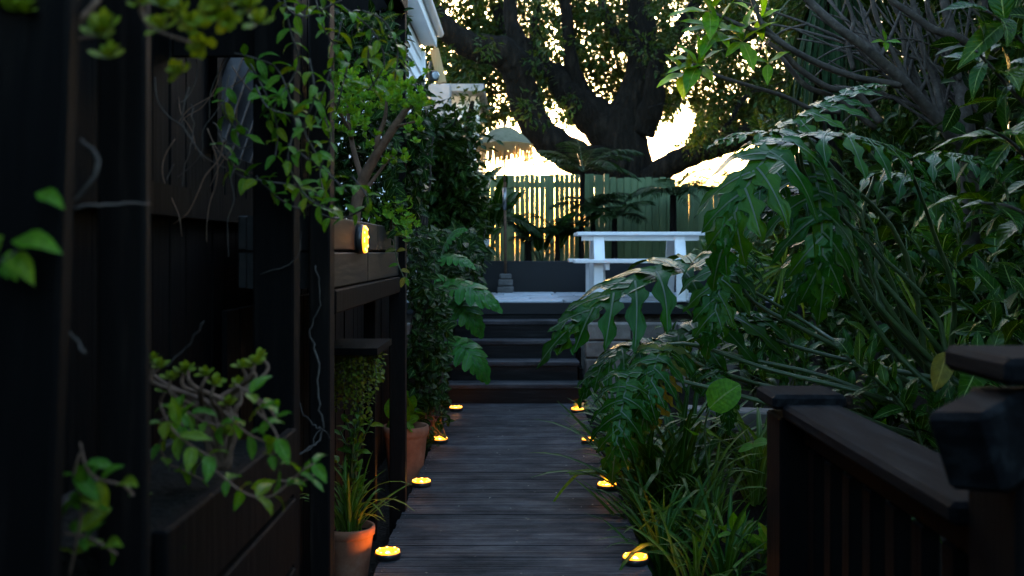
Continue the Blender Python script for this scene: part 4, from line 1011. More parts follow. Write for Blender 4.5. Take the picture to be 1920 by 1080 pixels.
for i, (lb, px, Y, key, n, ht, sp_, sz) in enumerate((
        ('leafy shrub filling the gap right of the picnic table', 1390, 9.6, 'ginger', 110, 1.5, .7, .24), ('tall leafy shrub behind the cordyline trunk', 1600, 9.6, 'vine_dark', 160, 2.2, .9, .18),
        ('large-leaved dark shrub right of the cordyline', 1720, 9.4, 'ginger', 130, 2.0, .9, .26), ('tall dark shrub at the far right against the trees', 2000, 8.0, 'ginger', 140, 2.3, .9, .28),
        ('dark shrub between the branching tree and the philodendron', 1690, 6.7, 'ginger', 110, 1.3, .55, .22), ('leafy shrub under the branching tree trunk', 1830, 6.4, 'vine_dark', 120, 1.0, .6, .15),
        ('dense low shrub behind the railing handrail', 1760, 4.8, 'ginger', 90, .65, .5, .17), ('dense leafy shrub in the middle of the right garden', 1580, 6.9, 'vine_dark', 130, .9, .6, .14),
        ('leafy shrub at the right behind the nearest railing post', 1990, 4.2, 'ginger', 80, .9, .5, .22), ('leafy low shrub under the philodendron stalks', 1560, 5.3, 'bright', 60, .4, .45, .11),
        ('small dense shrub in front of the block edging', 1390, 6.0, 'vine_dark', 90, .35, .4, .10), ('broad shrub rising beside the right retaining wall', 1330, 8.4, 'ginger', 90, .8, .5, .18))):
    shrub('leafy_shrub', lb, gb(px, Y), key, n, ht, sp_, sz, 300 + i, GS, nst=9)

def clump(name, label, base, key, n, L, seed, group, lean=(0, 0), el=(.5, 1.4), cat='plant'):
    r = random.Random(seed); o = thing(name, label, cat, base, group); base = Vector(base)
    for i in range(n):
        a = r.uniform(0, 2 * PI); e = r.uniform(*el); p = base + Vector((math.cos(a), math.sin(a), 0)) * r.uniform(.0, .07)
        d = Vector((math.cos(a) * math.cos(e) + lean[0], math.sin(a) * math.cos(e) + lean[1], math.sin(e)))
        link('leaf', r.choice(LV[key]), o, frame(p, d, Vector((-math.cos(a) * .4, -.2 - math.sin(a) * .4, 1)) + rdir(r) * .2, L * r.uniform(.6, 1.15)))
    return o
GG = 'strap-leaved clumps along the right edge of the boardwalk'
for i, (lb, px, Y, key, n, L) in enumerate((
        ('strappy clump at the right edge beside the nearest light', 1250, 4.7, 'strap', 34, .55), ('tall strappy clump hanging beside the second light on the right', 1215, 5.6, 'strap', 46, .8),
        ('strappy clump under the drooping philodendron', 1185, 6.6, 'strap', 44, .75), ('pale strappy clump left of the far railing post', 1330, 5.2, 'pale_strap', 30, .6),
        ('strappy clump in front of the block edging', 1300, 6.1, 'strap', 40, .7), ('low strappy clump at the bottom below the railing', 1360, 4.45, 'strap', 34, .5),
        ('dense strappy clump arching over the right edge past the third light', 1150, 7.8, 'strap', 40, .5), ('arching strappy clump between the second and third lights on the right', 1195, 6.1, 'strap', 44, .6), ('leafy strappy clump between the two nearest lights on the right', 1228, 5.15, 'strap', 46, .55), ('thick strappy clump beside the bent green stalk', 1275, 5.5, 'strap', 46, .8),
        ('strappy clump beside the bottom step on the right', 1150, 8.3, 'strap', 34, .55), ('pale strappy clump behind the far railing post', 1420, 5.6, 'pale_strap', 34, .75),
        ('fine strappy clump against the boardwalk by the third light', 1160, 7.3, 'strap', 30, .5), ('strappy clump at the bottom right between railing and boardwalk', 1300, 4.25, 'pale_strap', 20, .4))):
    clump('strappy_plant', lb, gb(px, Y), key, n, L, 80 + i, GG)
clump('flax_plant', 'upright yellow-green flax with one tall blade in the right garden', gb(1775, 5.6), 'pale_strap', 10, 1.15, 97, None, (0, 0), (1.2, 1.5))
# bent green stalk reaching over the boards
bs = thing('bent_stalk', 'bent green stalk reaching across the boards by the right light', 'plant', gb(1290, 5.6))
b = MB(); b.tube(spline([gb(1300, 5.6), P(1240, 950, 5.6), P(1190, 885, 5.6), P(1130, 886, 5.62), P(1068, 888, 5.65)], 6), lerp_list([.013, .013, .010], 25), 6); b.build('stem', M['stalk'], bs, True)
link('leaf', LV['stalk'][0], bs, frame(P(1085, 889, 5.64), P(1042, 938, 5.58) - P(1085, 889, 5.64), Vector((-.5, -.5, .7)), .26))
link('leaf', LV['stalk'][0], bs, frame(P(1130, 884, 5.62), P(1066, 886, 5.64) - P(1130, 884, 5.62), Vector((0, -.3, 1)), .22))
# umbrella sedges: rays from the top of a stalk
def sedge(label, px, py, Y, n, L, seed, basepx=None, key='pale_strap', down=.3):
    r = random.Random(seed); top = P(px, py, Y); base = Vector(gb(basepx or px + 10, Y + .1)); o = thing('umbrella_sedge', label, 'plant', base, 'umbrella sedges with radiating leaves')
    b = MB(); b.tube(spline([base, base.lerp(top, .6) + Vector((.02, 0, .03)), top], 5), .005, 6); b.build('stem', M['stem'], o, True)
    for i in range(n):
        a = 2 * PI * i / n + r.uniform(-.15, .15); d = Vector((math.cos(a), -.35 + .4 * r.random(), math.sin(a) - down))
        link('leaf', r.choice(LV[key][:2]), o, frame(top, d, Vector((0, -1, .6)), L * r.uniform(.75, 1.15)))
sedge('umbrella sedge at the right edge above the nearest light', 1243, 958, 4.75, 16, .16, 101)
sedge('umbrella sedge beside the second light on the right', 1185, 938, 5.3, 11, .12, 102)
sedge('fan of narrow pale leaves hanging under the philodendron', 1468, 500, 6.0, 18, .34, 103, 1500, 'pale_strap', .55)
# round bright leaf plant and small rosette over the light
rp = thing('round_leaf_plant', 'plant with one bright round leaf glowing in front of the block edging', 'plant', gb(1350, 4.95))
b = MB(); b.tube(spline([gb(1350, 4.95), P(1322, 830, 4.9), P(1330, 765, 4.85)], 5), .005, 6); b.build('stem', M['stem'], rp, True)
link('leaf', LV['round'][0], rp, frame(P(1330, 765, 4.85), P(1385, 722, 4.82) - P(1330, 765, 4.85), Vector((-.2, -.8, .7)), .19))
for (x, yv) in ((1300, 815), (1345, 820), (1385, 845), (1410, 835)):
    link('leaf', LV['round'][0], rp, frame(P(x, yv, 4.9), Vector((R_.uniform(-1, 1), -.5, .3)), Vector((0, -.5, 1)), .085))
yl = thing('yellow_sprig', 'yellow-green sprig of leaves beside the farthest right light', 'plant', (.60, 8.7, -.12))
b = MB(); b.tube(spline([(.60, 8.7, -.15), P(1100, 790, 8.7), P(1092, 762, 8.7)], 4), .005, 5); b.build('stem', M['stem'], yl)
for k in range(7): link('leaf', LV['rosette'][k % 2], yl, frame(P(1090, 762, 8.7), Vector((math.cos(k * .9) , -.5, math.sin(k * .9) * .4 + .15)), Vector((0, -.4, 1)), .085))

# bare-branched tree upper right with leaf tufts at branch ends
fr = thing('branching_tree', 'many-branched small tree with grey bare branches at the upper right', 'tree', gb(1815, 7.4))
FYY = 7.2
def br(pts, rad, Y=FYY, n=7):
    ps = spline([P(a, c, Y + dy) for a, c, dy in pts], 5); b = MB(); rs = lerp_list([q * Y / F for q in rad], len(ps)); b.tube(ps, rs, n); b.build('branch', M['twig'], fr, True); return ps
BR = [([(1818, 880, 0), (1818, 500, 0), (1815, 280, 0), (1806, 200, 0), (1795, 110, .1), (1770, 0, .2), (1750, -120, .2)], [22, 20, 17, 14, 11, 9, 7]),
      ([(1815, 300, 0), (1796, 274, -.1), (1741, 204, -.2), (1689, 148, -.3), (1622, 89, -.35), (1567, 48, -.4), (1515, 0, -.4), (1470, -50, -.4)], [12, 11, 10, 10, 9, 8, 7, 5]),
      ([(1689, 160, -.3), (1645, 152, -.3), (1600, 143, -.35), (1537, 120, -.4), (1480, 90, -.5), (1437, 62, -.5), (1400, 52, -.5), (1340, 25, -.5)], [7, 6, 6, 6, 5.5, 5, 4, 3]),
      ([(1480, 90, -.5), (1437, 55, -.5), (1420, 25, -.5), (1408, -10, -.5)], [5, 5, 4, 4]),
      ([(1650, 230, -.2), (1605, 174, -.2), (1555, 165, -.3), (1500, 130, -.4), (1470, 100, -.45), (1440, 80, -.45)], [7, 6.5, 6, 5.5, 5, 4]),
      ([(1640, 240, -.1), (1570, 185, -.2), (1510, 160, -.3), (1460, 100, -.3)], [6, 5, 5, 4]),
      ([(1900, 130, 0), (1855, 112, 0), (1800, 72, -.1), (1750, 55, -.1), (1715, 30, -.1), (1672, 0, -.1), (1620, -50, -.1)], [9, 8, 8, 7.5, 7, 6, 5]),
      ([(1790, 270, 0), (1770, 235, 0), (1755, 160, .1), (1730, 90, .1), (1715, 20, .2), (1700, -60, .2)], [9, 8, 7, 6, 6, 5]),
      ([(1600, 130, .1), (1590, 80, .1), (1600, 40, .1), (1580, -20, .1)], [5, 5, 4, 3]),
      ([(1575, 210, -.2), (1520, 203, -.25), (1470, 180, -.3), (1420, 165, -.4), (1340, 140, -.45), (1300, 120, -.5)], [4.5, 4.5, 4, 3.5, 3, 2.5]),
      ([(1850, 240, .1), (1835, 150, .1), (1850, 60, .2), (1840, -40, .2)], [8, 7, 6, 5]),
      ([(1780, 230, 0), (1720, 180, .05), (1670, 90, .1), (1640, 20, .1), (1630, -60, .1)], [7, 6, 5, 5, 4]),
      ([(1870, 95, 0), (1840, 40, 0), (1815, -10, 0)], [6, 5, 4]),
      ([(1740, 200, .2), (1700, 110, .3), (1690, 40, .3), (1650, -30, .3)], [6, 5, 5, 4]),
      ([(1800, 190, .2), (1775, 110, .3), (1740, 20, .3), (1745, -40, .3)], [6, 5, 5, 4])]
for pts, rad in BR: br(pts, rad)
rb = random.Random(41)
for k in range(46):
    x0, y0 = rb.choice(((1815, 260), (1806, 210), (1796, 262), (1760, 225), (1741, 204), (1700, 160), (1850, 230), (1800, 150), (1720, 180), (1650, 110)))
    a = rb.uniform(-2.75, -1.05); L = rb.uniform(140, 330); cv = rb.uniform(-.5, .5); dy = rb.uniform(-.1, .9); pts = [(x0, y0, dy * .2)]
    for q in range(4):
        x0 += math.cos(a) * L / 4; y0 += math.sin(a) * L / 4; a += cv / 4 + rb.uniform(-.14, .14); pts.append((x0, y0, dy * (.4 + .2 * q)))
    br(pts, [rb.uniform(3.5, 6), 3.2, 2.4, 1.4], n=5)
    if rb.random() < .6:
        m_ = pts[2]; a2 = a + rb.choice((-.6, .6)); br([m_, (m_[0] + math.cos(a2) * 50, m_[1] + math.sin(a2) * 50, m_[2]), (m_[0] + math.cos(a2 - .2) * 105, m_[1] + math.sin(a2 - .2) * 105, m_[2])], [2.6, 2, 1.2], n=5)
fm = []
def tuft(px, py, Y, n, size, r, dirv=(-.4, -.2, .1)):
    c = P(px, py, Y)
    for k in range(n):
        a = 2 * PI * k / n + r.uniform(-.3, .3); d = Vector((math.cos(a), -.35, math.sin(a))) + Vector(dirv); fm.append(frame(c, d, Vector((0, -.6, 1)) + rdir(r) * .3, size * r.uniform(.75, 1.2)))
rr_ = random.Random(77)
for (px, py, n, sz) in ((1330, 22, 5, .30), (1345, 58, 7, .26), (1392, 78, 7, .25), (1310, 122, 8, .27), (1285, 138, 5, .22), (1420, 40, 5, .2), (1440, 120, 4, .18), (1660, 78, 4, .12)): tuft(px, py, 6.75, n, sz, rr_)
leaves(fr, 'bright', fm, 280)
# near leaves at the upper right edge
nr_ = shrub('overhanging_shrub', 'big-leaved branch reaching in at the upper right edge of the photo', (2.45, 4.1, .2), 'ginger', 20, 1.0, .2, .3, 91, None, 'shrub', 'twig')
r9 = random.Random(13); fm2 = []
b = MB()
for (pts) in ([(2010, 300), (1960, 160), (1900, 60), (1850, 20)], [(2010, 330), (1950, 230), (1880, 150), (1830, 95)], [(2010, 420), (1960, 340), (1900, 270), (1850, 240)], [(2020, 500), (1960, 430), (1900, 390), (1840, 380)]):
    ps = spline([P(a, c, 4.0 - .1 * i) for i, (a, c) in enumerate(pts)], 5); b.tube(ps, lerp_list([.012, .005], len(ps)), 6); fm2 += stem_leaves(ps, .085, .24, r9, .8, True, .0, .35)
b.tube(spline([P(2010, 300, 4.0), P(2020, 420, 4.0), Vector((2.45, 4.1, .9)), Vector((2.45, 4.1, .1))], 5), lerp_list([.014, .022], 16), 7)
b.build('branch', M['twig'], nr_, True)['kind'] = 'stuff'
for m_ in fm2: link('leaf', r9.choice(LV['ginger']), nr_, m_)
# cordyline with a skirt of hanging straps
co = thing('cordyline', 'tall cordyline with a skirt of hanging strap leaves at the upper right', 'palm', gb(1560, 8.6)); r8 = random.Random(5)
b = MB(); b.tube(spline([gb(1560, 8.6), P(1562, 400, 8.6), P(1560, 150, 8.6), P(1558, -40, 8.6)], 6), lerp_list([.10, .085, .08, .08], 19), 10); b.build('trunk', M['bark'], co, True)
for i in range(150):
    a = r8.uniform(0, 2 * PI); p = P(1560, r8.uniform(-60, 60), 8.6) + Vector((math.cos(a) * .1, math.sin(a) * .1, 0))
    link('leaf', LV['dark_strap'][0], co, frame(p, Vector((math.cos(a) * r8.uniform(.1, .42), math.sin(a) * .3, -1)), Vector((math.cos(a), math.sin(a), .2)), r8.uniform(.7, 1.25)))
for i in range(110):
    a = r8.uniform(0, 2 * PI); e = r8.uniform(-.5, 1.2); p = P(1560, r8.uniform(-60, 0), 8.6)
    link('leaf', LV['dark_strap'][r8.choice((0, 1))], co, frame(p, Vector((math.cos(a) * math.cos(e), math.sin(a) * math.cos(e), math.sin(e))), Vector((0, 0, 1)), r8.uniform(.7, 1.1)))

# ================================================================== LEFT PLANTS
# small shrub with reddish trunk in the planter box
bo = thing('small_shrub', 'small tree-like shrub with reddish bent trunk growing in the planter box', 'shrub', P(670, 405, 4.25)); r7 = random.Random(17)
def brs(o, lines, m, n=7):
    out = []
    for pts, rad in lines:
        ps = spline([P(*q) for q in pts], 5); b = MB(); rs = lerp_list([q * pts[0][2] / F for q in rad], len(ps)); b.tube(ps, rs, n); b.build('branch', M[m], o, True); out.append(ps)
    return out
brs(bo, [([(664, 425, 4.25), (668, 385, 4.25), (680, 340, 4.25), (706, 290, 4.22), (735, 245, 4.2), (762, 205, 4.2), (782, 180, 4.18)], [12, 11, 11, 9, 8, 6, 3]),
         ([(706, 290, 4.22), (708, 260, 4.2), (722, 220, 4.2), (725, 180, 4.2)], [6, 5, 4, 2]),
         ([(680, 340, 4.25), (665, 290, 4.28), (655, 240, 4.3), (650, 190, 4.3)], [6, 5, 4, 2]),
         ([(740, 238, 4.2), (765, 232, 4.15), (785, 225, 4.1)], [3, 2.5, 2]),
         ([(660, 260, 4.28), (640, 215, 4.2), (625, 190, 4.15)], [4, 3, 2]),
         ([(670, 380, 4.25), (690, 350, 4.35), (720, 310, 4.4), (735, 290, 4.4)], [5, 4, 3, 2])], 'redbark')
bm_ = []
for (x, yv, sx, sy, n) in ((690, 170, 65, 38, 42), (740, 170, 55, 34, 34), (640, 215, 30, 30, 16), (775, 195, 26, 30, 18), (660, 245, 35, 22, 12), (735, 305, 26, 20, 8), (700, 195, 70, 40, 26), (785, 240, 16, 24, 8), (650, 165, 30, 28, 14)):
    for _ in range(n):
        c = P(r7.gauss(x, sx * .55), r7.gauss(yv, sy * .55), 4.2 + r7.uniform(-.22, .2)); ax = (rdir(r7) + Vector((0, -.4, .8))).normalized()
        for k in range(9):
            w = k * 2.4; u = ax.orthogonal().normalized(); v2 = ax.cross(u); d = (u * math.cos(w) + v2 * math.sin(w)) * (.95 - .05 * k) + ax * (.35 + .1 * k)
            bm_.append(frame(c, d, ax, r7.uniform(.022, .036)))
leaves(bo, 'bonsai', bm_, 290, r7)
# low box-leaf plant spilling over the planter box
sb_ = thing('trailing_shrub', 'fine-leaved bush at the far end of the planter box beside the brown post', 'shrub', P(730, 430, 5.0)); lm = []
for (x, yv, sx, sy, n) in ((735, 395, 38, 22, 46), (760, 420, 22, 30, 30), (700, 400, 25, 16, 16)):
    for _ in range(n):
        c = P(r7.gauss(x, sx * .5), r7.gauss(yv, sy * .5), 4.95 + r7.uniform(-.25, .25)); ax = (rdir(r7) + Vector((.2, -.4, .7))).normalized()
        for k in range(8):
            w = k * 2.4; u = ax.orthogonal().normalized(); v2 = ax.cross(u); lm.append(frame(c, (u * math.cos(w) + v2 * math.sin(w)) + ax * .5, ax, r7.uniform(.02, .032)))
b = MB()
for q in range(5): b.tube([P(730, 432, 5.0), P(700 + q * 18, 400, 4.95)], .004, 5)
b.build('stem', M['redbark'], sb_)['kind'] = 'stuff'; leaves(sb_, 'bonsai', lm, 150, r7)
# yellowing trailing sprig below it
ys = thing('yellow_trailing_sprig', 'trailing sprig with yellow leaves hanging over the planter box corner', 'plant', P(735, 430, 4.9))
pts = spline([P(735, 405, 4.95), P(738, 440, 4.85), P(745, 490, 4.85), P(760, 525, 4.85)], 5); b = MB(); b.tube(pts, .003, 5); b.build('stem', M['stem'], ys)
for k, (x, yv, dx, dz, s_) in enumerate(((738, 440, -1, .2, .05), (738, 442, 1, .3, .05), (742, 468, -1, -.2, .055), (744, 470, 1, .1, .05), (746, 495, -1, -.3, .05), (752, 505, .8, -.3, .05), (758, 520, -.3, -1, .055), (760, 520, .4, -1, .05))):
    link('leaf', LV['yellow' if k % 3 != 1 else 'vine'][0], ys, frame(P(x, yv, 4.84), Vector((dx, -.3, dz)), Vector((0, -.8, .6)), s_))

# jasmine vine over the posts
jv = thing('jasmine_vine', 'glossy-leaved climbing vine hanging over the black posts and slatted panel', 'vine', (-.75, 3.4, 2.6)); r6 = random.Random(29); jm = []
VST = [[(530, -20), (545, 60), (560, 120), (520, 190), (500, 230)], [(590, -10), (610, 60), (650, 110), (640, 170), (630, 210)], [(640, 10), (700, 60), (720, 120), (690, 170)],
       [(440, 100), (480, 110), (520, 130), (545, 190), (555, 250)], [(480, 160), (500, 200), (540, 215), (560, 220)], [(550, 250), (540, 300), (560, 350), (590, 380), (640, 400)],
       [(410, 250), (430, 300), (450, 330), (500, 340), (560, 350), (600, 370)], [(600, 200), (620, 260), (600, 320), (610, 370)], [(540, 270), (580, 300), (620, 330), (650, 360)],
       [(470, 120), (500, 180), (520, 240), (515, 300)], [(430, 140), (420, 200), (440, 240), (470, 260)], [(580, 110), (590, 180), (570, 240), (600, 300)], [(480, 330), (520, 370), (560, 390), (600, 375)], [(660, 330), (690, 380), (640, 410), (600, 400)], [(700, 40), (690, 110), (700, 160)],
       [(620, 130), (600, 190), (585, 230)], [(640, 40), (630, 90), (620, 150)], [(680, 20), (720, 40), (745, 90), (740, 150)], [(520, 0), (560, 30), (600, 20), (640, 0)]]
b = MB()
for i, ln in enumerate(VST):
    Y = (2.86 if min(q[0] for q in ln) < 575 else 3.22) - .07 * (i % 3); ps = spline([P(x, yv, Y - .03 * (k % 2)) for k, (x, yv) in enumerate(ln)], 5); b.tube(ps, .0028, 5)
    jm += stem_leaves(ps, .042, .060, r6, .85, True, -.1, .45)
b.build('stem', M['twig'], jv, True)['kind'] = 'stuff'; leaves(jv, 'vine', jm, 290, r6)
# second dark climber on the brown post and wall behind it
def climber(label, boxes, Y, dY, n, size, seed, base, key='vine_dark', nparts=200, stems=8):
    r = random.Random(seed); o = thing('climbing_plant', label, 'vine', base, 'climbing plants on the left side'); ms = []
    tot = sum((q[2] - q[0]) * (q[3] - q[1]) for q in boxes); b = MB()
    for (x0, y0, x1, y1) in boxes:
        for _ in range(int(n * (x1 - x0) * (y1 - y0) / tot)):
            p = P(r.uniform(x0, x1), r.uniform(y0, y1), Y + r.uniform(-dY, dY)); ms.append(frame(p, rdir(r) + Vector((.2, -.3, -.3)), Vector((.2, -.8, .7)) + rdir(r) * .5, size * r.uniform(.6, 1.25)))
        for _ in range(stems):
            x = r.uniform(x0, x1); b.tube(spline([P(x, y1 + 20, Y), P(x + r.uniform(-20, 20), (y0 + y1) / 2, Y), P(x + r.uniform(-20, 20), y0, Y)], 5), .004, 4)
    b.build('stem', M['twig'], o)['kind'] = 'stuff'; leaves(o, key, ms, nparts, r); return o
climber('dark climber covering the brown post and its top beam', [(630, 20, 760, 130), (772, 150, 800, 300), (755, 250, 800, 400)], 5.6, .25, 1500, .065, 41, (-.7, 5.5, 0))
climber('dark small-leaved climber cascading beside the tree trunk above the pots', [(765, 430, 815, 560), (770, 540, 840, 700), (765, 640, 830, 760)], 6.9, .35, 1300, .07, 42, (-.8, 6.9, -.1))
climber('bushy dark climber behind the small shrub against the white wall', [(612, 20, 745, 445)], 5.0, .22, 2300, .06, 43, (-.95, 5.0, 0))
climber('dark leafy climber near the left end of the terrace', [(800, 430, 900, 560)], 9.0, .5, 500, .10, 44, (-.8, 9.0, 0))
tk = MB(); ps = spline([(-.93, 7.6, -.15), P(795, 560, 7.6), P(790, 440, 7.6), P(788, 300, 7.8)], 6); tk.tube(ps, lerp_list([.075, .06, .055, .045], len(ps)), 10); 
to = thing('bare_tree', 'bare brown tree trunk standing among the climbers left of the steps', 'tree', (-.93, 7.6, -.15)); tk.build('trunk', M['bark'], to, True)
# monstera
mo = thing('monstera', 'monstera with large glossy split leaves beside the steps on the left', 'plant', (-.80, 8.3, -.12)); mb = Vector((-.80, 8.3, -.1))
for (a, t, Ya, vr, nm, s_) in (((838, 530), (925, 570), 8.1, 0, (.2, -.6, .9), 1.1), ((848, 640), (918, 712), 7.9, 1, (.3, -.8, .7), 1.0), ((850, 560), (905, 628), 8.2, 1, (.3, -.9, .5), 1.0), ((860, 640), (815, 668), 8.0, 0, (-.2, -.6, .9), 1.0),
                              ((830, 480), (893, 500), 8.3, 0, (0, -.4, 1), .9), ((835, 455), (870, 430), 8.4, 0, (-.2, -.7, .8), 1.0), ((825, 515), (790, 545), 8.2, 1, (-.3, -.7, .8), 1.0), ((840, 590), (800, 620), 8.3, 1, (-.3, -.8, .7), 1.0)):
    pa, ptip = P(a[0], a[1], Ya), P(t[0], t[1], Ya - .15); d = ptip - pa
    link('leaf', LV['monstera'][vr], mo, frame(pa, d, Vector(nm), 1) @ Matrix.Rotation((.8, 1.3)[vr] * .45, 4, 'X') @ Matrix.Scale(max(d.length, .2) * 1.0 * s_, 4))
    pts = spline([mb, mb.lerp(pa, .6) + Vector((-.05, 0, .12)), pa], 5); b = MB(); b.tube(pts, lerp_list([.014, .007], len(pts)), 6); b.build('petiole', M['stem'], mo, True)
# plants in the pots and between
shrub('potted_plant', 'broad pale green plant growing in the pot beyond the brown post', (-.745, 6.55, .2), 'round', 14, .16, .16, .13, 111, None, 'plant', 'stem', .2, 5)
clump('potted_strappy_plant', 'strappy green plant spilling from the large terracotta pot', (-.790, 4.66, .08), 'pale_strap', 46, .40, 112, None, (0, 0), (.6, 1.5))
shrub('feathery_plant', 'bright feathery plant rising behind the strappy potted plant', (-.83, 5.0, -.1), 'vine', 120, .72, .12, .07, 113, None, 'plant', 'stem', .3, 8)
cp = thing('cascading_plant', 'olive cascading small-leaved plant filling the opening under the planter box', 'plant', P(665, 640, 4.6)); cm = []; r5 = random.Random(3); b = MB()
for i in range(46):
    x = r5.uniform(622, 716); yv = r5.uniform(640, 668); L = r5.uniform(60, 130) if x < 700 else r5.uniform(40, 70); Y = 4.65 + r5.uniform(-.16, .16)
    ps = spline([P(x, yv, Y), P(x + r5.uniform(-6, 6), yv + L * .5, Y - .03), P(x + r5.uniform(-8, 8), yv + L, Y)], 4); b.tube(ps, .002, 4)
    cm += stem_leaves(ps, .017, .024, r5, .9, True, -.1, .5)
b.build('stem', M['twig'], cp)['kind'] = 'stuff'; leaves(cp, 'moss', cm, 120, r5)
b = MB(); b.box((-.76, 4.68, .955), (.26, .50, .03)); o = b.build('shelf', M['black']); tag(o, 'black shelf under the cascading plant inside the opening', 'shelf')
climber('low dark ivy at the foot of the posts by the second pot', [(770, 690, 840, 800), (790, 800, 830, 850)], 7.4, .3, 240, .06, 45, (-.8, 7.4, -.1))

# succulents with woody stems in the front trough
su = thing('succulent_shrub', 'woody succulent with pale green rosettes in the front left trough', 'plant', P(400, 860, 2.3)); r4 = random.Random(9); sm = []
tips = [(300, 690), (320, 712), (352, 695), (388, 705), (402, 722), (455, 690), (478, 682), (490, 672), (450, 725), (380, 770), (330, 770), (430, 760), (470, 690), (345, 700), (310, 735), (290, 680), (405, 800), (425, 815)]
for (x, yv) in tips:
    Y = 2.25 + r4.uniform(-.1, .15); mid = (r4.uniform(380, 440), r4.uniform(760, 800))
    ps = spline([P(r4.uniform(385, 430), 880, 2.3), P(mid[0], mid[1], 2.3), P(x + r4.uniform(-12, 12), yv + 28, Y), P(x, yv, Y)], 5); b = MB(); b.tube(ps, lerp_list([.009, .006, .0035], len(ps)), 6); b.build('stem', M['redbark'], su, True)
    ax = Vector((r4.uniform(-.3, .3), -.5, .9)).normalized(); u = ax.orthogonal().normalized(); v2 = ax.cross(u)
    for k in range(10):
        w = k * 2.4; sm.append(frame(P(x, yv, Y), (u * math.cos(w) + v2 * math.sin(w)) * (1 - .06 * k) + ax * (.25 + .13 * k), ax, .026 * r4.uniform(.75, 1.15)))
leaves(su, 'rosette', sm, 280, r4)
lf = thing('front_vine', 'broad-leaved vine tumbling around the front left trough and posts', 'vine', (-.7, 2.0, .8)); fm3 = []; b = MB()
for i, ln in enumerate(([(300, 760), (320, 800), (350, 830), (400, 860)], [(400, 880), (460, 925), (510, 930), (570, 880), (590, 870)], [(150, 830), (170, 890), (230, 910), (250, 930)], [(180, 1080), (220, 1000), (260, 960), (280, 900)],
                        [(480, 770), (510, 800), (520, 830), (500, 870)], [(300, 960), (310, 1000), (320, 1050)], [(130, 1080), (150, 980), (160, 900)], [(330, 780), (300, 830), (310, 860)], [(240, 1080), (250, 1040), (300, 1020)],
                        [(420, 770), (460, 810), (500, 830)], [(300, 790), (340, 770), (380, 790), (420, 800)], [(310, 870), (340, 880), (380, 900)], [(120, 1000), (170, 1010), (220, 1040)], [(470, 740), (500, 760), (520, 790)], [(520, 900), (560, 905), (590, 890)], [(150, 850), (140, 900), (170, 960)], [(440, 720), (480, 750), (500, 790)], [(330, 730), (320, 770), (345, 800)])):
    Y = 2.0 + .08 * (i % 4) if i not in (2, 6, 12, 15) else 1.62
    ps = spline([P(x, yv, Y) for x, yv in ln], 5); b.tube(ps, .0025, 5); fm3 += stem_leaves(ps, .036, .058, r4, .85, True, .1, .5)
b.build('stem', M['redbark'], lf, True)['kind'] = 'stuff'
for m_ in fm3: link('leaf', r4.choice(LV['vine']), lf, m_)
for (x, yv, tx, ty, Y, s_) in ((285, 1085, 330, 1040, 1.9, .08), (335, 800, 325, 755, 2.05, .06), (210, 900, 245, 935, 1.8, .05), (470, 915, 505, 905, 2.2, .055)):
    link('leaf', LV['bright'][0], lf, frame(P(x, yv, Y), P(tx, ty, Y) - P(x, yv, Y), Vector((.1, -1, .4)), s_ * 1.1))
# bare pale vine stems
bv = thing('bare_vine', 'bare pale vine stems winding along the black posts', 'vine', (-.65, 3.2, .5))
for pts, rad in (([(592, 500, 3.28), (600, 560, 3.28), (583, 620, 3.28), (597, 680, 3.27), (598, 760, 3.26), (605, 800, 3.25), (590, 835, 3.22), (540, 855, 3.1), (505, 850, 3.0)], [2, 2, 2.4, 2.4, 2.6, 2.8, 2.4, 2, 1.5]),
                 ([(548, 732, 3.2), (575, 785, 3.2), (590, 800, 3.2), (605, 805, 3.22), (625, 825, 3.24)], [1.2, 1.6, 1.8, 1.6, 1.2]), ([(600, 800, 3.24), (580, 840, 3.2), (530, 858, 3.1), (500, 855, 3.0)], [1.6, 1.6, 1.4, 1]),
                 ([(150, 260, 1.5), (185, 295, 1.5), (165, 350, 1.5), (130, 385, 1.5), (62, 442, 1.45)], [4, 6, 6, 6, 5]), ([(140, 390, 1.5), (200, 382, 1.55), (282, 384, 1.65)], [3, 4, 3]),
                 ([(60, 530, 1.4), (100, 575, 1.42), (135, 630, 1.45), (160, 660, 1.45)], [4, 4, 3.5, 3]), ([(360, 195, 3.0), (362, 260, 3.0), (345, 320, 3.0), (335, 420, 3.0)], [1.5, 1.5, 1.5, 1.2]),
                 ([(400, 230, 3.0), (430, 270, 3.0), (480, 278, 3.0)], [2, 2, 1.5]), ([(440, 100, 3.1), (400, 160, 3.1), (390, 220, 3.1)], [1.5, 1.5, 1.5]), ([(310, 690, 2.2), (350, 650, 2.2), (383, 605, 2.2)], [2, 2, 1.2]),
                 ([(490, 515, 2.9), (550, 490, 2.9), (565, 430, 2.9)], [1.5, 1.5, 1])):
    ps = spline([P(*q) for q in pts], 5); b = MB(); ps = [p + rdir(r4) * pts[0][2] * .0018 for p in ps]; rs = lerp_list([.72 * q * pts[0][2] / F * R_.uniform(.8, 1.2) for q in rad], len(ps)); b.tube(ps, rs, 6); b.build('stem', M['twig'], bv, True)
rq = random.Random(88)
for k in range(16):
    x, yv, Y = rq.uniform(285, 500), rq.uniform(60, 330), rq.uniform(2.75, 3.1); a = rq.uniform(.9, 2.2); pts = []
    for q in range(6):
        pts.append(P(x, yv, Y) + rdir(rq) * .006); x += math.cos(a) * 38; yv += math.sin(a) * 38; a += rq.uniform(-.5, .5)
    b = MB(); b.tube(spline(pts, 4), lerp_list([.0022, .0016, .001], 21), 5); b.build('stem', M['redbark' if k % 3 else 'twig'], bv, True)
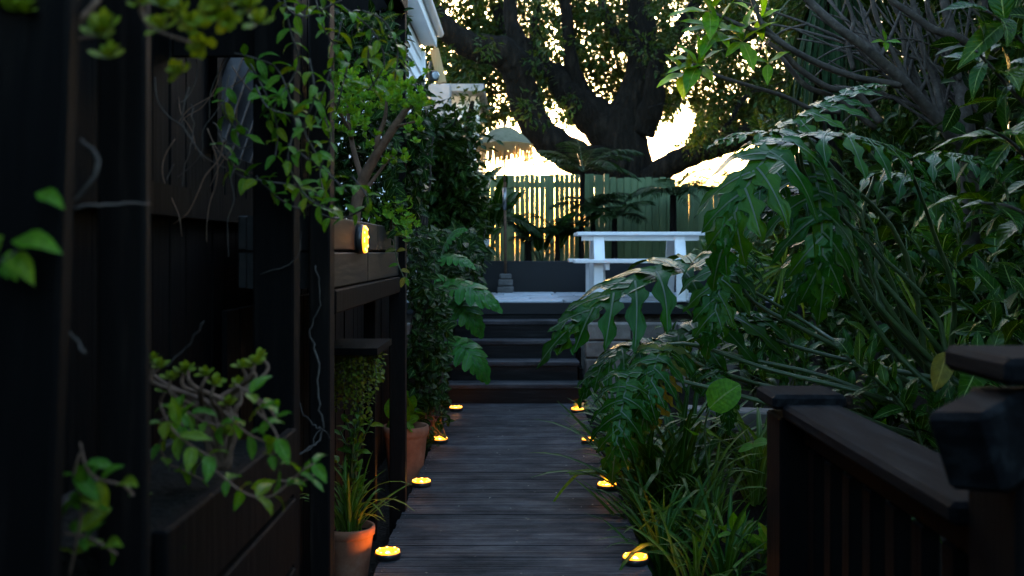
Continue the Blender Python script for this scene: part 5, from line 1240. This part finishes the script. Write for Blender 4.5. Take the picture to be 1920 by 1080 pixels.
nl = thing('near_leaf_sprig', 'blurred sprig of bright leaves at the left edge close to the camera', 'plant', P(-40, 520, 1.35)); b = MB()
b.tube(spline([P(-60, 600, 1.4), P(-40, 520, 1.35), P(20, 480, 1.35), P(60, 440, 1.36)], 4), .002, 5); b.build('stem', M['twig'], nl)
for (x, yv, tx, ty) in ((22, 452, 112, 470), (20, 470, 62, 530), (18, 470, 30, 525), (5, 440, -10, 480), (0, 500, 15, 520), (70, 360, 118, 388)):
    link('leaf', LV['bright'][1], nl, frame(P(x, yv, 1.36), P(tx, ty, 1.34) - P(x, yv, 1.36), Vector((-.2, -.6, .9)), (P(tx, ty, 1.34) - P(x, yv, 1.36)).length * 1.08))
tb_ = thing('overhanging_succulent', 'blurred overhanging branch with pale green rosettes at the top left', 'plant', P(-150, 80, 1.45)); om = []
for pts, rad in (([(-150, 600, 1.4), (-140, 200, 1.45), (-80, 80, 1.45), (60, 78, 1.45), (130, 55, 1.45), (185, 0, 1.45)], [20, 18, 15, 13, 9, 6]), ([(250, -40, 1.6), (268, 30, 1.6), (300, 60, 1.6), (360, 80, 1.6)], [6, 5, 4, 3]), ([(300, 60, 1.6), (330, 40, 1.6), (410, 30, 1.6), (470, 20, 1.6)], [3, 3, 3, 2]),
                 ([(185, 0, 1.45), (200, -60, 1.5), (250, -40, 1.6), (330, -60, 1.7)], [6, 6, 6, 4]), ([(60, 78, 1.45), (170, 70, 1.5), (205, 60, 1.5)], [4, 3, 3])):
    ps = spline([P(*q) for q in pts], 5); b = MB(); b.tube(ps, lerp_list([q * pts[0][2] / F for q in rad], len(ps)), 8); b.build('branch', M['redbark'], tb_, True)
for (x, yv, Y) in ((205, 55, 1.45), (185, 70, 1.45), (205, 110, 1.45), (20, 12, 1.4), (45, 25, 1.4), (300, 12, 1.55), (305, 55, 1.55), (340, 15, 1.6), (355, 40, 1.6), (380, 80, 1.65), (400, 22, 1.6), (430, 35, 1.6), (470, 12, 1.6), (485, 45, 1.6), (415, 0, 1.6), (450, 5, 1.6), (262, 5, 1.6), (342, 135, 1.7)):
    ax = Vector((r4.uniform(-.5, .5), -.6, r4.uniform(-.3, .9))).normalized(); u = ax.orthogonal().normalized(); v2 = ax.cross(u)
    for k in range(9):
        w = k * 2.4; om.append(frame(P(x, yv, Y), (u * math.cos(w) + v2 * math.sin(w)) * (1 - .06 * k) + ax * (.25 + .12 * k), ax, .030 * r4.uniform(.75, 1.2)))
leaves(tb_, 'rosette', om, 280, r4)

# small pale bits of leaf litter on the boards
ltm = MB(); ltm_fr = []
dl = thing('fallen_debris', 'scattered tiny pale leaf bits lying on the boardwalk', None, (0, 6, .004), None, 'stuff')
for _ in range(60): ltm_fr.append(frame((R_.uniform(-.5, .48), R_.uniform(3.8, 9), .006), Vector((R_.uniform(-1, 1), R_.uniform(-1, 1), .05)), Vector((0, 0, 1)), R_.uniform(.006, .016)))
LV['dry'] = [leafmesh('dry_bit', G['dry'], w=.3, rows=3, pr=OV, fold=.2, droop=.3)]
merge('leaf_bit', LV['dry'][0], ltm_fr, dl)
